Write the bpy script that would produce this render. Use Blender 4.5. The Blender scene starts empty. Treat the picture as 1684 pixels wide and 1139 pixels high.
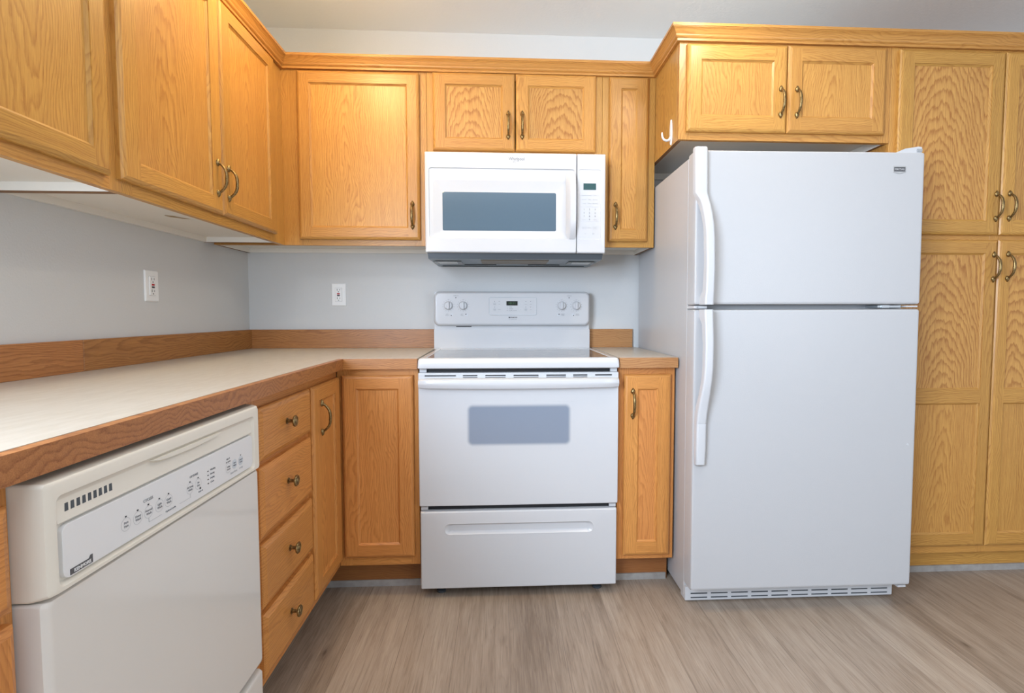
import bpy, bmesh, math, random
from mathutils import Vector, Matrix, Euler
R = math.radians
PI = math.pi
SC = bpy.context.scene
COL = SC.collection

# ------------------------------------------------------------------ camera
cam_data = bpy.data.cameras.new('camera')
cam = bpy.data.objects.new('camera', cam_data)
COL.objects.link(cam)
FPX, YAW, PIT, PPX, PPY = 842.61, R(3.0008), R(-2.9352), 25.855, -9.7285
cam_data.sensor_fit = 'HORIZONTAL'
cam_data.sensor_width = 36.0
cam_data.lens = FPX / 1684 * 36.0
cam_data.shift_x = -PPX / 1684
cam_data.shift_y = PPY / 1684
cam_data.clip_start = 0.05
cam.location = (1.2206, -2.5602, 1.084)
_f = Vector((math.sin(YAW) * math.cos(PIT), math.cos(YAW) * math.cos(PIT), math.sin(PIT)))
cam.rotation_euler = _f.to_track_quat('-Z', 'Y').to_euler()
SC.camera = cam

# ------------------------------------------------------------------ light
SC.view_settings.view_transform = 'Standard'
SC.view_settings.look = 'None'
SC.view_settings.gamma = 1.0
SC.view_settings.use_curve_mapping = False
SC.view_settings.exposure = 0.31
world = bpy.data.worlds.new('world')
SC.world = world
world.use_nodes = True
_bg = world.node_tree.nodes['Background']
_bg.inputs['Color'].default_value = (0.87, 0.91, 0.97, 1)
_bg.inputs['Strength'].default_value = 0.50


def lamp(name, loc, power, color, size, typ='AREA', rot=(0, 0, 0), sy=None):
    ld = bpy.data.lights.new(name, typ)
    ld.energy = power
    ld.color = color
    if typ == 'AREA':
        ld.shape = 'DISK' if sy is None else 'RECTANGLE'
        ld.size = size
        if sy: ld.size_y = sy
    else:
        ld.shadow_soft_size = size
    o = bpy.data.objects.new(name, ld)
    o.location = loc
    o.rotation_euler = rot
    COL.objects.link(o)
    return o


def can(name, loc, power, color, ang, size=0.07):
    o = lamp(name, loc, power, color, size, 'SPOT')
    o.data.spot_size = R(ang)
    o.data.spot_blend = 0.55


can('recessed_lamp_corner', (0.60, -0.86, 2.43), 15, (1.0, 0.76, 0.40), 150)
can('recessed_lamp_middle', (2.0, -1.25, 2.43), 19, (1.0, 0.89, 0.72), 155)
lamp('ceiling_fill_corner', (0.64, -0.80, 2.22), 6.8, (1.0, 0.71, 0.34), 0.06, 'POINT')  # no real fixture: warm fill added to brighten the ceiling by the corner
lamp('ceiling_fill_middle', (2.0, -0.85, 2.22), 3.6, (1.0, 0.98, 0.92), 0.06, 'POINT')  # extra unseen point light, added so the ceiling further right gets lit
lamp('ceiling_lamp_rear', (0.64, -2.9, 2.36), 8, (1.0, 0.97, 0.93), 0.09, 'POINT')
lamp('window_daylight', (4.0, -4.6, 1.5), 26, (0.78, 0.88, 1.0), 1.8, rot=(R(92), 0, R(32)), sy=1.5)
lamp('window_daylight_left', (0.14, -3.05, 1.50), 95, (0.70, 0.83, 1.0), 1.2, rot=(R(88), 0, R(-78)), sy=1.0)

# ------------------------------------------------------------------ materials
MATS = {}


class NT:
    def __init__(s, name):
        s.m = bpy.data.materials.new(name)
        s.m.use_nodes = True
        s.t = s.m.node_tree
        s.b = s.t.nodes['Principled BSDF']

    def n(s, typ, **kw):
        nd = s.t.nodes.new(typ)
        for k, v in kw.items(): setattr(nd, k, v)
        return nd

    def l(s, a, b): s.t.links.new(a, b)

    def val(s, inp, v):
        if hasattr(v, 'is_output'): s.l(v, inp)
        else: inp.default_value = v

    def math(s, op, a, b=0.0, c=0.0):
        nd = s.n('ShaderNodeMath', operation=op)
        s.val(nd.inputs[0], a)
        s.val(nd.inputs[1], b)
        s.val(nd.inputs[2], c)
        return nd.outputs[0]

    def xyz(s, a, b, c):
        nd = s.n('ShaderNodeCombineXYZ')
        for i, v in enumerate((a, b, c)): s.val(nd.inputs[i], v)
        return nd.outputs[0]

    def sep(s, v):
        nd = s.n('ShaderNodeSeparateXYZ')
        s.l(v, nd.inputs[0])
        return nd.outputs

    def noise(s, vec, scale, detail=2.0, rough=0.5):
        nd = s.n('ShaderNodeTexNoise')
        s.l(vec, nd.inputs['Vector'])
        nd.inputs['Scale'].default_value = scale
        nd.inputs['Detail'].default_value = detail
        nd.inputs['Roughness'].default_value = rough
        return nd.outputs['Fac']

    def ramp(s, fac, stops):
        nd = s.n('ShaderNodeValToRGB')
        el = nd.color_ramp.elements
        while len(el) < len(stops): el.new(0.5)
        for e, (p, c) in zip(el, stops):
            e.position = p
            e.color = (*c, 1) if len(c) == 3 else c
        s.l(fac, nd.inputs[0])
        return nd.outputs[0]

    def mix(s, fac, a, b, mode='MIX'):
        nd = s.n('ShaderNodeMix', data_type='RGBA', blend_type=mode)
        s.val(nd.inputs[0], fac)
        for i, v in ((6, a), (7, b)):
            if hasattr(v, 'is_output'): s.l(v, nd.inputs[i])
            else: nd.inputs[i].default_value = (*v, 1)
        return nd.outputs[2]

    def bump(s, h, strength, dist=0.001):
        nd = s.n('ShaderNodeBump')
        nd.inputs['Strength'].default_value = strength
        nd.inputs['Distance'].default_value = dist
        s.l(h, nd.inputs['Height'])
        s.l(nd.outputs[0], s.b.inputs['Normal'])


def plain(name, col, rough=0.4, metal=0.0, coat=0.0, spec=0.5, trans=0.0):
    t = NT(name)
    t.b.inputs['Base Color'].default_value = (*col, 1)
    t.b.inputs['Roughness'].default_value = rough
    t.b.inputs['Metallic'].default_value = metal
    t.b.inputs['Coat Weight'].default_value = coat
    t.b.inputs['Coat Roughness'].default_value = 0.08
    t.b.inputs['Specular IOR Level'].default_value = spec
    t.b.inputs['Transmission Weight'].default_value = trans
    return t.m


def wood(name, axis, light, dark, spacing=0.0065, contrast=0.55, tilt=0.06, spread=0.16, rough=0.36, depth=0.02, near=0.0):
    """oak: growth rings cut by the board plus long open pores along the grain"""
    t = NT(name)
    tc = t.n('ShaderNodeTexCoord')
    oi = t.n('ShaderNodeObjectInfo')
    rnd = oi.outputs['Random']
    X, Y, Z = t.sep(tc.outputs['Object'])
    a, b, g = {'X': (Z, Y, X), 'Y': (Z, X, Y), 'Z': (X, Y, Z)}[axis]
    r2 = t.math('FRACT', t.math('MULTIPLY', rnd, 17.31))
    r3 = t.math('FRACT', t.math('MULTIPLY', rnd, 53.77))
    ao = t.math('ADD', a, t.math('MULTIPLY_ADD', r2, spread, -spread / 2 + near))
    go = t.math('ADD', g, t.math('MULTIPLY', r3, 3.0))
    bo = t.math('ADD', b, t.math('MULTIPLY', rnd, 2.0))
    low = t.noise(t.xyz(t.math('MULTIPLY', ao, 3.0), t.math('MULTIPLY', bo, 3.0), t.math('MULTIPLY', go, 1.1)), 2.2, 2)
    mid = t.noise(t.xyz(t.math('MULTIPLY', ao, 10.0), t.math('MULTIPLY', bo, 10.0), t.math('MULTIPLY', go, 2.5)), 3.0, 2)
    fine = t.noise(t.xyz(t.math('MULTIPLY', ao, 110.0), t.math('MULTIPLY', bo, 30.0), t.math('MULTIPLY', go, 22.0)), 1.0, 3, 0.65)
    aw = t.math('ADD', ao, t.math('MULTIPLY_ADD', low, 0.14, -0.07))
    bw = t.math('ADD', depth, t.math('MULTIPLY', t.math('SUBTRACT', g, t.math('MULTIPLY_ADD', r3, 1.0, -0.5)), tilt))
    d = t.math('SQRT', t.math('ADD', t.math('MULTIPLY', aw, aw), t.math('MULTIPLY', bw, bw)))
    ph = t.math('ADD', t.math('DIVIDE', d, spacing), t.math('MULTIPLY_ADD', mid, 1.8, t.math('MULTIPLY', fine, 0.9)))
    ring = t.math('FRACT', ph)
    rr = t.ramp(ring, [(0.0, (0.1,) * 3), (0.45, (0.25,) * 3), (0.82, (1.0,) * 3), (1.0, (0.1,) * 3)])
    pores = t.noise(t.xyz(t.math('MULTIPLY', ao, 620.0), t.math('MULTIPLY', bo, 620.0), t.math('MULTIPLY', go, 16.0)), 1.0, 3, 0.6)
    pm = t.ramp(pores, [(0.40, (1.0,) * 3), (0.62, (0.0,) * 3)])
    med = t.noise(t.xyz(t.math('MULTIPLY', ao, 120.0), t.math('MULTIPLY', bo, 120.0), t.math('MULTIPLY', go, 2.0)), 1.0, 3, 0.6)
    f = t.math('MULTIPLY', t.math('ADD', t.math('MULTIPLY', rr, 0.76), t.math('MULTIPLY', pm, 0.50)), contrast)
    f = t.math('ADD', f, t.math('MULTIPLY_ADD', med, 0.5, -0.2))
    f2 = t.n('ShaderNodeClamp')
    t.l(f, f2.inputs[0])
    c = t.mix(f2.outputs[0], light, dark)
    hv = t.n('ShaderNodeHueSaturation')
    t.l(c, hv.inputs['Color'])
    t.l(t.math('MULTIPLY_ADD', r2, 0.16, 0.92), hv.inputs['Value'])
    t.l(t.math('MULTIPLY_ADD', r3, 0.007, 0.4935), hv.inputs['Hue'])
    t.l(hv.outputs[0], t.b.inputs['Base Color'])
    t.b.inputs['Roughness'].default_value = rough
    t.b.inputs['Specular IOR Level'].default_value = 0.45
    t.bump(pores, 0.12, 0.0006)
    return t.m


OL, OD = (0.61, 0.335, 0.078), (0.31, 0.118, 0.021)
M = {}
M['oak_z'] = wood('oak_vertical', 'Z', OL, OD, spread=0.5)
M['oak_x'] = wood('oak_horizontal', 'X', OL, OD, spread=0.3)
M['oak_y'] = wood('oak_lengthwise', 'Y', OL, OD, spread=0.3)
M['crown_x'] = wood('oak_crown_x', 'X', (0.57, 0.285, 0.070), (0.30, 0.115, 0.024), spread=0.3)
M['crown_y'] = wood('oak_crown_y', 'Y', (0.57, 0.285, 0.070), (0.30, 0.115, 0.024), spread=0.3)
M['oak_panel'] = wood('oak_panel', 'Z', (0.62, 0.345, 0.083), (0.33, 0.127, 0.024), spacing=0.0075, contrast=0.6, tilt=0.10, spread=0.12)
M['oak_wavy'] = wood('oak_wavy_veneer', 'Z', (0.64, 0.37, 0.096), (0.31, 0.122, 0.024), spacing=0.010, contrast=0.75, tilt=0.22, spread=0.20, depth=0.05)
BL, BD = (0.50, 0.225, 0.064), (0.23, 0.082, 0.020)
M['board_x'] = wood('oak_edge_x', 'X', BL, BD, spacing=0.008, contrast=0.7, spread=0.2)
M['board_y'] = wood('oak_edge_y', 'X', BL, BD, spacing=0.008, contrast=0.7, spread=0.2)
M['board_lt'] = wood('oak_edge_light', 'X', (0.50, 0.275, 0.105), (0.30, 0.135, 0.045), spacing=0.006, contrast=0.7, spread=0.1)
M['oak_base_z'] = wood('oak_base_vertical', 'Z', (0.68, 0.305, 0.078), (0.35, 0.118, 0.024), spread=0.5)
M['oak_base_x'] = wood('oak_base_horizontal', 'X', (0.68, 0.305, 0.078), (0.35, 0.118, 0.024), spread=0.3)
M['oak_base_panel'] = wood('oak_base_panel', 'Z', (0.68, 0.305, 0.080), (0.37, 0.128, 0.027), spacing=0.0075, contrast=0.55, tilt=0.10, spread=0.12)
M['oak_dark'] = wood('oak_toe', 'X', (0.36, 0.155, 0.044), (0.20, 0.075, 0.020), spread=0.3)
M['melamine'] = plain('white_melamine', (0.80, 0.76, 0.69), 0.45)
M['brown_edge'] = plain('raw_brown_edge', (0.22, 0.11, 0.045), 0.6)
M['white'] = plain('white_enamel', (0.60, 0.605, 0.62), 0.22, coat=0.3)
M['white_plastic'] = plain('white_plastic', (0.57, 0.575, 0.59), 0.35)
M['bright_plastic'] = plain('bright_white_plastic', (0.86, 0.86, 0.85), 0.35)
M['bisque'] = plain('ivory_white_plastic', (0.76, 0.715, 0.625), 0.35)
M['dwdoor'] = plain('gloss_ivory_enamel', (0.72, 0.69, 0.645), 0.16, coat=0.4)
M['dwpanel'] = plain('membrane_white', (0.76, 0.76, 0.76), 0.3)
M['black'] = plain('black_gap', (0.01, 0.01, 0.012), 0.6)
M['charcoal'] = plain('charcoal_metal', (0.055, 0.065, 0.075), 0.35)
M['tray'] = plain('grey_tray', (0.16, 0.19, 0.22), 0.3, metal=0.5)
M['filter'] = plain('grease_filter', (0.24, 0.20, 0.15), 0.5, metal=0.4)
M['lens'] = plain('lamp_lens', (0.55, 0.58, 0.6), 0.3)
M['mwglass'] = plain('microwave_glass', (0.085, 0.135, 0.185), 0.12, coat=0.5)
M['lcd'] = plain('lcd_teal', (0.03, 0.085, 0.09), 0.25)
M['lcd_black'] = plain('lcd_black', (0.008, 0.014, 0.010), 0.2)
M['lcd_green'] = plain('lcd_green', (0.06, 0.16, 0.04), 0.4)
M['ink'] = plain('grey_ink', (0.22, 0.23, 0.25), 0.5)
M['ink_lt'] = plain('pale_ink', (0.50, 0.51, 0.53), 0.5)
M['ink_dk'] = plain('dark_ink', (0.03, 0.03, 0.035), 0.5)
M['silver'] = plain('badge_silver', (0.6, 0.6, 0.6), 0.3, metal=0.8)
M['badge_grey'] = plain('badge_grey', (0.09, 0.09, 0.095), 0.4)
M['red'] = plain('red_button', (0.45, 0.02, 0.02), 0.4)
M['steel'] = plain('hinge_steel', (0.5, 0.52, 0.54), 0.35, metal=0.8)
M['grey_seal'] = plain('gasket_grey', (0.60, 0.64, 0.68), 0.5)
M['stain'] = plain('worn_tan', (0.42, 0.29, 0.15), 0.6)


def mk_brass():
    t = NT('antique_brass')
    tc = t.n('ShaderNodeTexCoord')
    n = t.noise(tc.outputs['Object'], 160, 3)
    c = t.ramp(n, [(0.3, (0.13, 0.085, 0.035)), (0.7, (0.36, 0.25, 0.105))])
    t.l(c, t.b.inputs['Base Color'])
    t.b.inputs['Metallic'].default_value = 0.9
    t.b.inputs['Roughness'].default_value = 0.32
    return t.m


M['brass'] = mk_brass()


def mk_wall(name, col, scale=190, st=0.25):
    t = NT(name)
    tc = t.n('ShaderNodeTexCoord')
    n = t.noise(tc.outputs['Object'], scale, 3)
    t.b.inputs['Base Color'].default_value = (*col, 1)
    t.b.inputs['Roughness'].default_value = 0.55
    t.bump(n, st, 0.002)
    return t.m


M['wall'] = mk_wall('wall_paint', (0.63, 0.635, 0.63))
M['ceiling'] = mk_wall('ceiling_paint', (0.86, 0.86, 0.85), 90, 0.35)


def mk_fridge():
    t = NT('fridge_white')
    tc = t.n('ShaderNodeTexCoord')
    n = t.noise(tc.outputs['Object'], 380, 2)
    t.b.inputs['Base Color'].default_value = (0.495, 0.495, 0.503, 1)
    t.b.inputs['Roughness'].default_value = 0.3
    t.bump(n, 0.25, 0.0012)
    return t.m


M['fridge'] = mk_fridge()


def mk_counter():
    t = NT('laminate_counter')
    tc = t.n('ShaderNodeTexCoord')
    X, Y, Z = t.sep(tc.outputs['Object'])
    n = t.noise(t.xyz(t.math('MULTIPLY', X, 60.0), t.math('MULTIPLY', Y, 12.0), Z), 1.0, 4, 0.65)
    c = t.ramp(n, [(0.3, (0.47, 0.42, 0.345)), (0.7, (0.545, 0.50, 0.43))])
    t.l(c, t.b.inputs['Base Color'])
    t.b.inputs['Roughness'].default_value = 0.33
    return t.m


M['counter'] = mk_counter()


def mk_glasstop():
    t = NT('smooth_cooktop_glass')
    tc = t.n('ShaderNodeTexCoord')
    n = t.noise(tc.outputs['Object'], 22, 5, 0.7)
    c = t.ramp(n, [(0.42, (0.05, 0.055, 0.06)), (0.62, (0.28, 0.30, 0.33))])
    t.l(c, t.b.inputs['Base Color'])
    t.b.inputs['Roughness'].default_value = 0.10
    return t.m


M['glasstop'] = mk_glasstop()


def mk_ovenwin(hw, hh):
    """printed dot frit that fades from white at the rim to grey glass"""
    t = NT('oven_window_glass')
    tc = t.n('ShaderNodeTexCoord')
    X, Y, Z = t.sep(tc.outputs['Object'])
    r = 0.02
    dx = t.math('MAXIMUM', t.math('SUBTRACT', t.math('ABSOLUTE', X), hw - r), 0.0)
    dz = t.math('MAXIMUM', t.math('SUBTRACT', t.math('ABSOLUTE', Z), hh - r), 0.0)
    d = t.math('SQRT', t.math('ADD', t.math('MULTIPLY', dx, dx), t.math('MULTIPLY', dz, dz)))
    f = t.n('ShaderNodeMapRange', interpolation_type='SMOOTHSTEP')
    t.l(d, f.inputs[0])
    f.inputs[1].default_value = r - 0.011
    f.inputs[2].default_value = r + 0.007
    c = t.mix(f.outputs[0], (0.235, 0.275, 0.345), (0.60, 0.605, 0.62))
    t.l(c, t.b.inputs['Base Color'])
    t.b.inputs['Roughness'].default_value = 0.16
    t.b.inputs['Coat Weight'].default_value = 0.3
    return t.m


def mk_floor():
    t = NT('vinyl_plank_floor')
    tc = t.n('ShaderNodeTexCoord')
    X, Y, Z = t.sep(tc.outputs['Object'])
    br = t.n('ShaderNodeTexBrick')
    t.l(t.xyz(Y, X, 0.0), br.inputs['Vector'])
    br.offset = 0.37
    br.inputs['Color1'].default_value = (0, 0, 0, 1)
    br.inputs['Color2'].default_value = (1, 1, 1, 1)
    br.inputs['Mortar'].default_value = (0.5, 0.5, 0.5, 1)
    br.inputs['Scale'].default_value = 1.0
    br.inputs['Mortar Size'].default_value = 0.0010
    br.inputs['Mortar Smooth'].default_value = 0.3
    br.inputs['Bias'].default_value = 0.0
    br.inputs['Brick Width'].default_value = 1.22
    br.inputs['Row Height'].default_value = 0.178
    r = t.sep(br.outputs['Color'])[0]
    off = t.math('MULTIPLY', r, 9.7)
    row = t.math('MULTIPLY', t.math('FLOOR', t.math('DIVIDE', X, 0.178)), 3.13)
    yo = t.math('ADD', t.math('ADD', Y, off), row)
    xo = t.math('ADD', X, off)
    n1 = t.noise(t.xyz(t.math('MULTIPLY', xo, 14.0), t.math('MULTIPLY', yo, 1.3), 0.0), 1.0, 4, 0.6)
    n2 = t.noise(t.xyz(t.math('MULTIPLY', xo, 210.0), t.math('MULTIPLY', yo, 7.0), 0.0), 1.0, 4, 0.65)
    n3 = t.noise(t.xyz(t.math('MULTIPLY', xo, 34.0), t.math('MULTIPLY', yo, 2.2), 3.0), 1.0, 4, 0.7)
    ring = t.math('FRACT', t.math('MULTIPLY', n1, 9.0))
    rm = t.ramp(ring, [(0.0, (0.3,) * 3), (0.7, (0.6,) * 3), (0.9, (0.0,) * 3), (1.0, (0.3,) * 3)])
    n4 = t.noise(t.xyz(t.math('MULTIPLY', xo, 7.0), t.math('MULTIPLY', yo, 0.9), 7.0), 1.0, 3, 0.6)
    f = t.math('ADD', t.math('MULTIPLY', n2, 0.30), t.math('MULTIPLY', n3, 0.32))
    f = t.math('ADD', f, t.math('MULTIPLY', n4, 0.36))
    f = t.math('ADD', f, t.math('MULTIPLY_ADD', rm, 0.10, -0.03))
    f = t.math('ADD', f, t.math('MULTIPLY_ADD', r, 0.14, -0.07))
    c = t.ramp(f, [(0.34, (0.20, 0.148, 0.108)), (0.50, (0.335, 0.262, 0.200)), (0.68, (0.450, 0.372, 0.298))])
    st = t.noise(t.xyz(t.math('MULTIPLY', xo, 260.0), t.math('MULTIPLY', yo, 4.5), 1.0), 1.0, 2, 0.5)
    c = t.mix(t.ramp(st, [(0.56, (0.0,) * 3), (0.72, (0.55,) * 3)]), c, (0.145, 0.105, 0.078))
    vo = t.n('ShaderNodeTexVoronoi')
    t.l(t.xyz(t.math('MULTIPLY', X, 4.4), t.math('MULTIPLY', Y, 1.5), 0.0), vo.inputs['Vector'])
    vo.inputs['Scale'].default_value = 1.5
    kd = t.math('ADD', vo.outputs['Distance'], t.math('MULTIPLY_ADD', n3, 0.10, -0.05))
    km = t.ramp(kd, [(0.010, (0.8,) * 3), (0.045, (0.25,) * 3), (0.11, (0.0,) * 3)])
    c = t.mix(km, c, (0.075, 0.05, 0.035))
    c = t.mix(t.math('MULTIPLY', br.outputs['Fac'], 0.5), c, (0.09, 0.065, 0.05))
    t.l(c, t.b.inputs['Base Color'])
    t.b.inputs['Roughness'].default_value = 0.42
    t.bump(n2, 0.10, 0.0008)
    return t.m


M['floor'] = mk_floor()


def mk_vinylbase():
    t = NT('grey_vinyl_base')
    tc = t.n('ShaderNodeTexCoord')
    n = t.noise(tc.outputs['Object'], 30, 3)
    c = t.ramp(n, [(0.3, (0.30, 0.28, 0.26)), (0.7, (0.40, 0.38, 0.36))])
    t.l(c, t.b.inputs['Base Color'])
    t.b.inputs['Roughness'].default_value = 0.5
    return t.m


M['vinyl'] = mk_vinylbase()

# ------------------------------------------------------------------ mesh helpers


class MB:
    """collects geometry for ONE mesh object, faces carry a material slot"""

    def __init__(s, *mats):
        s.bm = bmesh.new()
        s.mats = [M[m] if isinstance(m, str) else m for m in mats]

    def face(s, pts, mi=0):
        vs = [s.bm.verts.new(p) for p in pts]
        f = s.bm.faces.new(vs)
        f.material_index = mi
        return f

    def box(s, x0, x1, y0, y1, z0, z1, mi=0, bev=0.0, seg=2, mf=None):
        t = bmesh.new()
        bmesh.ops.create_cube(t, size=1)
        for v in t.verts:
            v.co = Vector(((x0 + x1) / 2 + v.co.x * (x1 - x0), (y0 + y1) / 2 + v.co.y * (y1 - y0), (z0 + z1) / 2 + v.co.z * (z1 - z0)))
        if bev > 0:
            bmesh.ops.bevel(t, geom=list(t.edges), offset=bev, segments=seg, affect='EDGES', profile=0.5)
        t.normal_update()
        for f in t.faces: f.material_index = mi if mf is None else mf(f.normal, mi)
        s.merge(t)

    def merge(s, t):
        mp = {}
        for v in t.verts: mp[v] = s.bm.verts.new(v.co)
        for f in t.faces:
            try:
                nf = s.bm.faces.new([mp[v] for v in f.verts])
                nf.material_index = f.material_index
            except ValueError: pass
        t.free()

    def loft(s, loops, mi=0, cap0=True, cap1=True, mis=None):
        """bridge closed loops with equal vertex counts"""
        rows = [[s.bm.verts.new(p) for p in lp] for lp in loops]
        n = len(rows[0])
        for k in range(len(rows) - 1):
            a, b = rows[k], rows[k + 1]
            for i in range(n):
                j = (i + 1) % n
                f = s.bm.faces.new([a[i], a[j], b[j], b[i]])
                f.material_index = mi if mis is None else mis[k]
        if cap0: s.bm.faces.new(list(reversed(rows[0]))).material_index = mi if mis is None else mis[0]
        if cap1: s.bm.faces.new(rows[-1]).material_index = mi if mis is None else mis[-1]

    def lathe(s, prof, origin, axis, n=20, mi=0):
        """prof: (radius, distance along axis)"""
        ax = Vector(axis).normalized()
        u = ax.orthogonal().normalized()
        w = ax.cross(u)
        o = Vector(origin)
        s.loft([[o + ax * d + (u * math.cos(2 * PI * i / n) + w * math.sin(2 * PI * i / n)) * max(r, 1e-5) for i in range(n)] for r, d in prof], mi)

    def tube(s, pts, rad, n=10, mi=0):
        pts = [Vector(p) for p in pts]
        if not isinstance(rad, (list, tuple)): rad = [rad] * len(pts)
        loops = []
        up = Vector((1, 0, 0))
        for i, p in enumerate(pts):
            t = (pts[min(i + 1, len(pts) - 1)] - pts[max(i - 1, 0)]).normalized()
            u = (up - t * up.dot(t))
            if u.length < 1e-4: u = t.orthogonal()
            u.normalize()
            w = t.cross(u)
            r = rad[i]
            ru, rw = r if isinstance(r, tuple) else (r, r)
            loops.append([p + u * math.cos(2 * PI * k / n) * ru + w * math.sin(2 * PI * k / n) * rw for k in range(n)])
        s.loft(loops, mi)

    def text(s, body, size, x, z, y, mi=0, align='CENTER', extr=0.0002, sx=1.0, bold=0.0):
        cu = bpy.data.curves.new('t', 'FONT')
        cu.body = body
        cu.size = size
        cu.align_x = align
        cu.align_y = 'CENTER'
        cu.extrude = extr
        cu.offset = bold
        cu.resolution_u = 2
        ob = bpy.data.objects.new('t', cu)
        me = bpy.data.meshes.new_from_object(ob)
        bpy.data.objects.remove(ob)
        t = bmesh.new()
        t.from_mesh(me)
        bpy.data.meshes.remove(me)
        for v in t.verts: v.co = Vector((x + v.co.x * sx, y - v.co.z - extr, z + v.co.y))
        for f in t.faces: f.material_index = mi
        s.merge(t)

    def mesh(s, name, off=(0, 0, 0), smooth=True, angle=35):
        o = Vector(off)
        for v in s.bm.verts: v.co -= o
        bmesh.ops.recalc_face_normals(s.bm, faces=list(s.bm.faces))
        me = bpy.data.meshes.new(name)
        s.bm.to_mesh(me)
        s.bm.free()
        for m in s.mats: me.materials.append(m)
        if smooth:
            me.polygons.foreach_set('use_smooth', [True] * len(me.polygons))
            me.set_sharp_from_angle(angle=R(angle))
        return me


def tag(o, label=None, cat=None, group=None, kind=None):
    for k, v in (('label', label), ('category', cat), ('group', group), ('kind', kind)):
        if v: o[k] = v
    return o


def rrect(x0, x1, z0, z1, r, y, n=5):
    """rounded rectangle loop in the XZ plane, counter-clockwise seen from -Y"""
    out = []
    for cx, cz, a0 in ((x1 - r, z0 + r, -90), (x1 - r, z1 - r, 0), (x0 + r, z1 - r, 90), (x0 + r, z0 + r, 180)):
        for i in range(n + 1):
            a = R(a0 + 90 * i / n)
            out.append((cx + r * math.cos(a), y, cz + r * math.sin(a)))
    return out


LEFT = Matrix.Rotation(R(90), 4, 'Z')      # the run along the left wall: local x = world y, local -y = world x


class Thing:
    """Empty at the thing's base; parts are authored in the run's own frame"""

    def __init__(s, name, label, cat, off, frame=None, group=None, extra=None):
        s.off = Vector(off)
        s.e = bpy.data.objects.new(name, None)
        s.e.empty_display_size = 0.1
        s.e.matrix_world = (frame or Matrix.Identity(4)) @ Matrix.Translation(s.off) @ (extra or Matrix.Identity(4))
        COL.objects.link(s.e)
        tag(s.e, label, cat, group)

    def part(s, name, mb, parent=None, label=None, org=None, smooth=True, angle=35):
        """org = origin of the part in frame coordinates (defaults to the thing's base)"""
        off = Vector(org) if org else s.off
        me = mb.mesh(name, off, smooth, angle)
        o = s.put(name, me, off, parent, label)
        if smooth:
            w = o.modifiers.new('weighted', 'WEIGHTED_NORMAL')
            w.keep_sharp = True
        return o

    def put(s, name, me, at, parent=None, label=None):
        o = bpy.data.objects.new(name, me)
        COL.objects.link(o)
        at = Vector(at)
        if parent is not None:
            o.parent = parent
            o.location = at - Vector(parent['_org'])
        else:
            o.parent = s.e
            o.location = at - s.off
        o['_org'] = tuple(at)
        tag(o, label)
        return o


def single(name, mb, label=None, cat=None, group=None, kind=None, frame=None, off=(0, 0, 0), smooth=True):
    o = bpy.data.objects.new(name, mb.mesh(name, off, smooth))
    o.matrix_world = (frame or Matrix.Identity(4)) @ Matrix.Translation(Vector(off))
    COL.objects.link(o)
    return tag(o, label, cat, group, kind)


# ------------------------------------------------------------------ room shell
def slab(name, x0, x1, y0, y1, z0, z1, m):
    b = MB(m)
    b.box(x0, x1, y0, y1, z0, z1)
    return single(name, b, kind='structure', smooth=False)


CEIL = 2.44
slab('floor', -0.1, 5.2, -5.2, 0.1, -0.1, 0.0, 'floor')
slab('wall_left', -0.12, 0.0, -5.2, 0.12, 0.0, CEIL, 'wall')
slab('wall_back', 0.0, 5.2, 0.0, 0.12, 0.0, CEIL, 'wall')
slab('ceiling', -0.12, 5.2, -5.2, 0.12, CEIL, CEIL + 0.1, 'ceiling')

# ------------------------------------------------------------------ cabinet hardware


def pull_mesh():
    """bow handle with spade shaped ends, centred on the screw line, standing out along -Y"""
    b = MB('brass')
    for sgn in (1, -1):
        zc = 0.047 * sgn
        loops = []
        for y, k in ((0.0, 1.0), (-0.0025, 1.0), (-0.006, 0.72), (-0.008, 0.3)):
            lp = []
            for i in range(20):
                a = 2 * PI * i / 20
                x = 0.0088 * math.cos(a) * k
                z = 0.0100 * math.sin(a) * k
                if math.sin(a) > 0: z += 0.0045 * (math.sin(a) ** 3) * k; x *= 1 - 0.45 * math.sin(a) ** 3
                lp.append((x, y, zc + z * sgn))
            loops.append(lp)
        b.loft(loops)
    pts, rad = [], []
    for i in range(17):
        t = -1 + 2 * i / 16
        z = 0.047 * t * (1.0 - 0.10 * (1 - abs(t)))
        y = -0.0045 - 0.024 * (1 - abs(t) ** 3.2)
        pts.append((0, y, z))
        r = 0.0036 + 0.0016 * (1 - t * t)
        rad.append((r * 1.12, r * 0.95))
    b.tube(pts, rad, 12)
    return b.mesh('handle', angle=50)


def knob_mesh():
    b = MB('brass')
    b.lathe([(0.0085, 0), (0.0085, 0.002), (0.005, 0.004), (0.0047, 0.016), (0.009, 0.0175), (0.0158, 0.021), (0.0163, 0.0235), (0.0150, 0.0258),
             (0.0118, 0.0262), (0.0108, 0.0252), (0.0070, 0.0256), (0.0060, 0.0270), (0.0, 0.0282)], (0, 0, 0), (0, -1, 0), 24)
    return b.mesh('knob', angle=40)


PULL, KNOB = pull_mesh(), knob_mesh()


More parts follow.
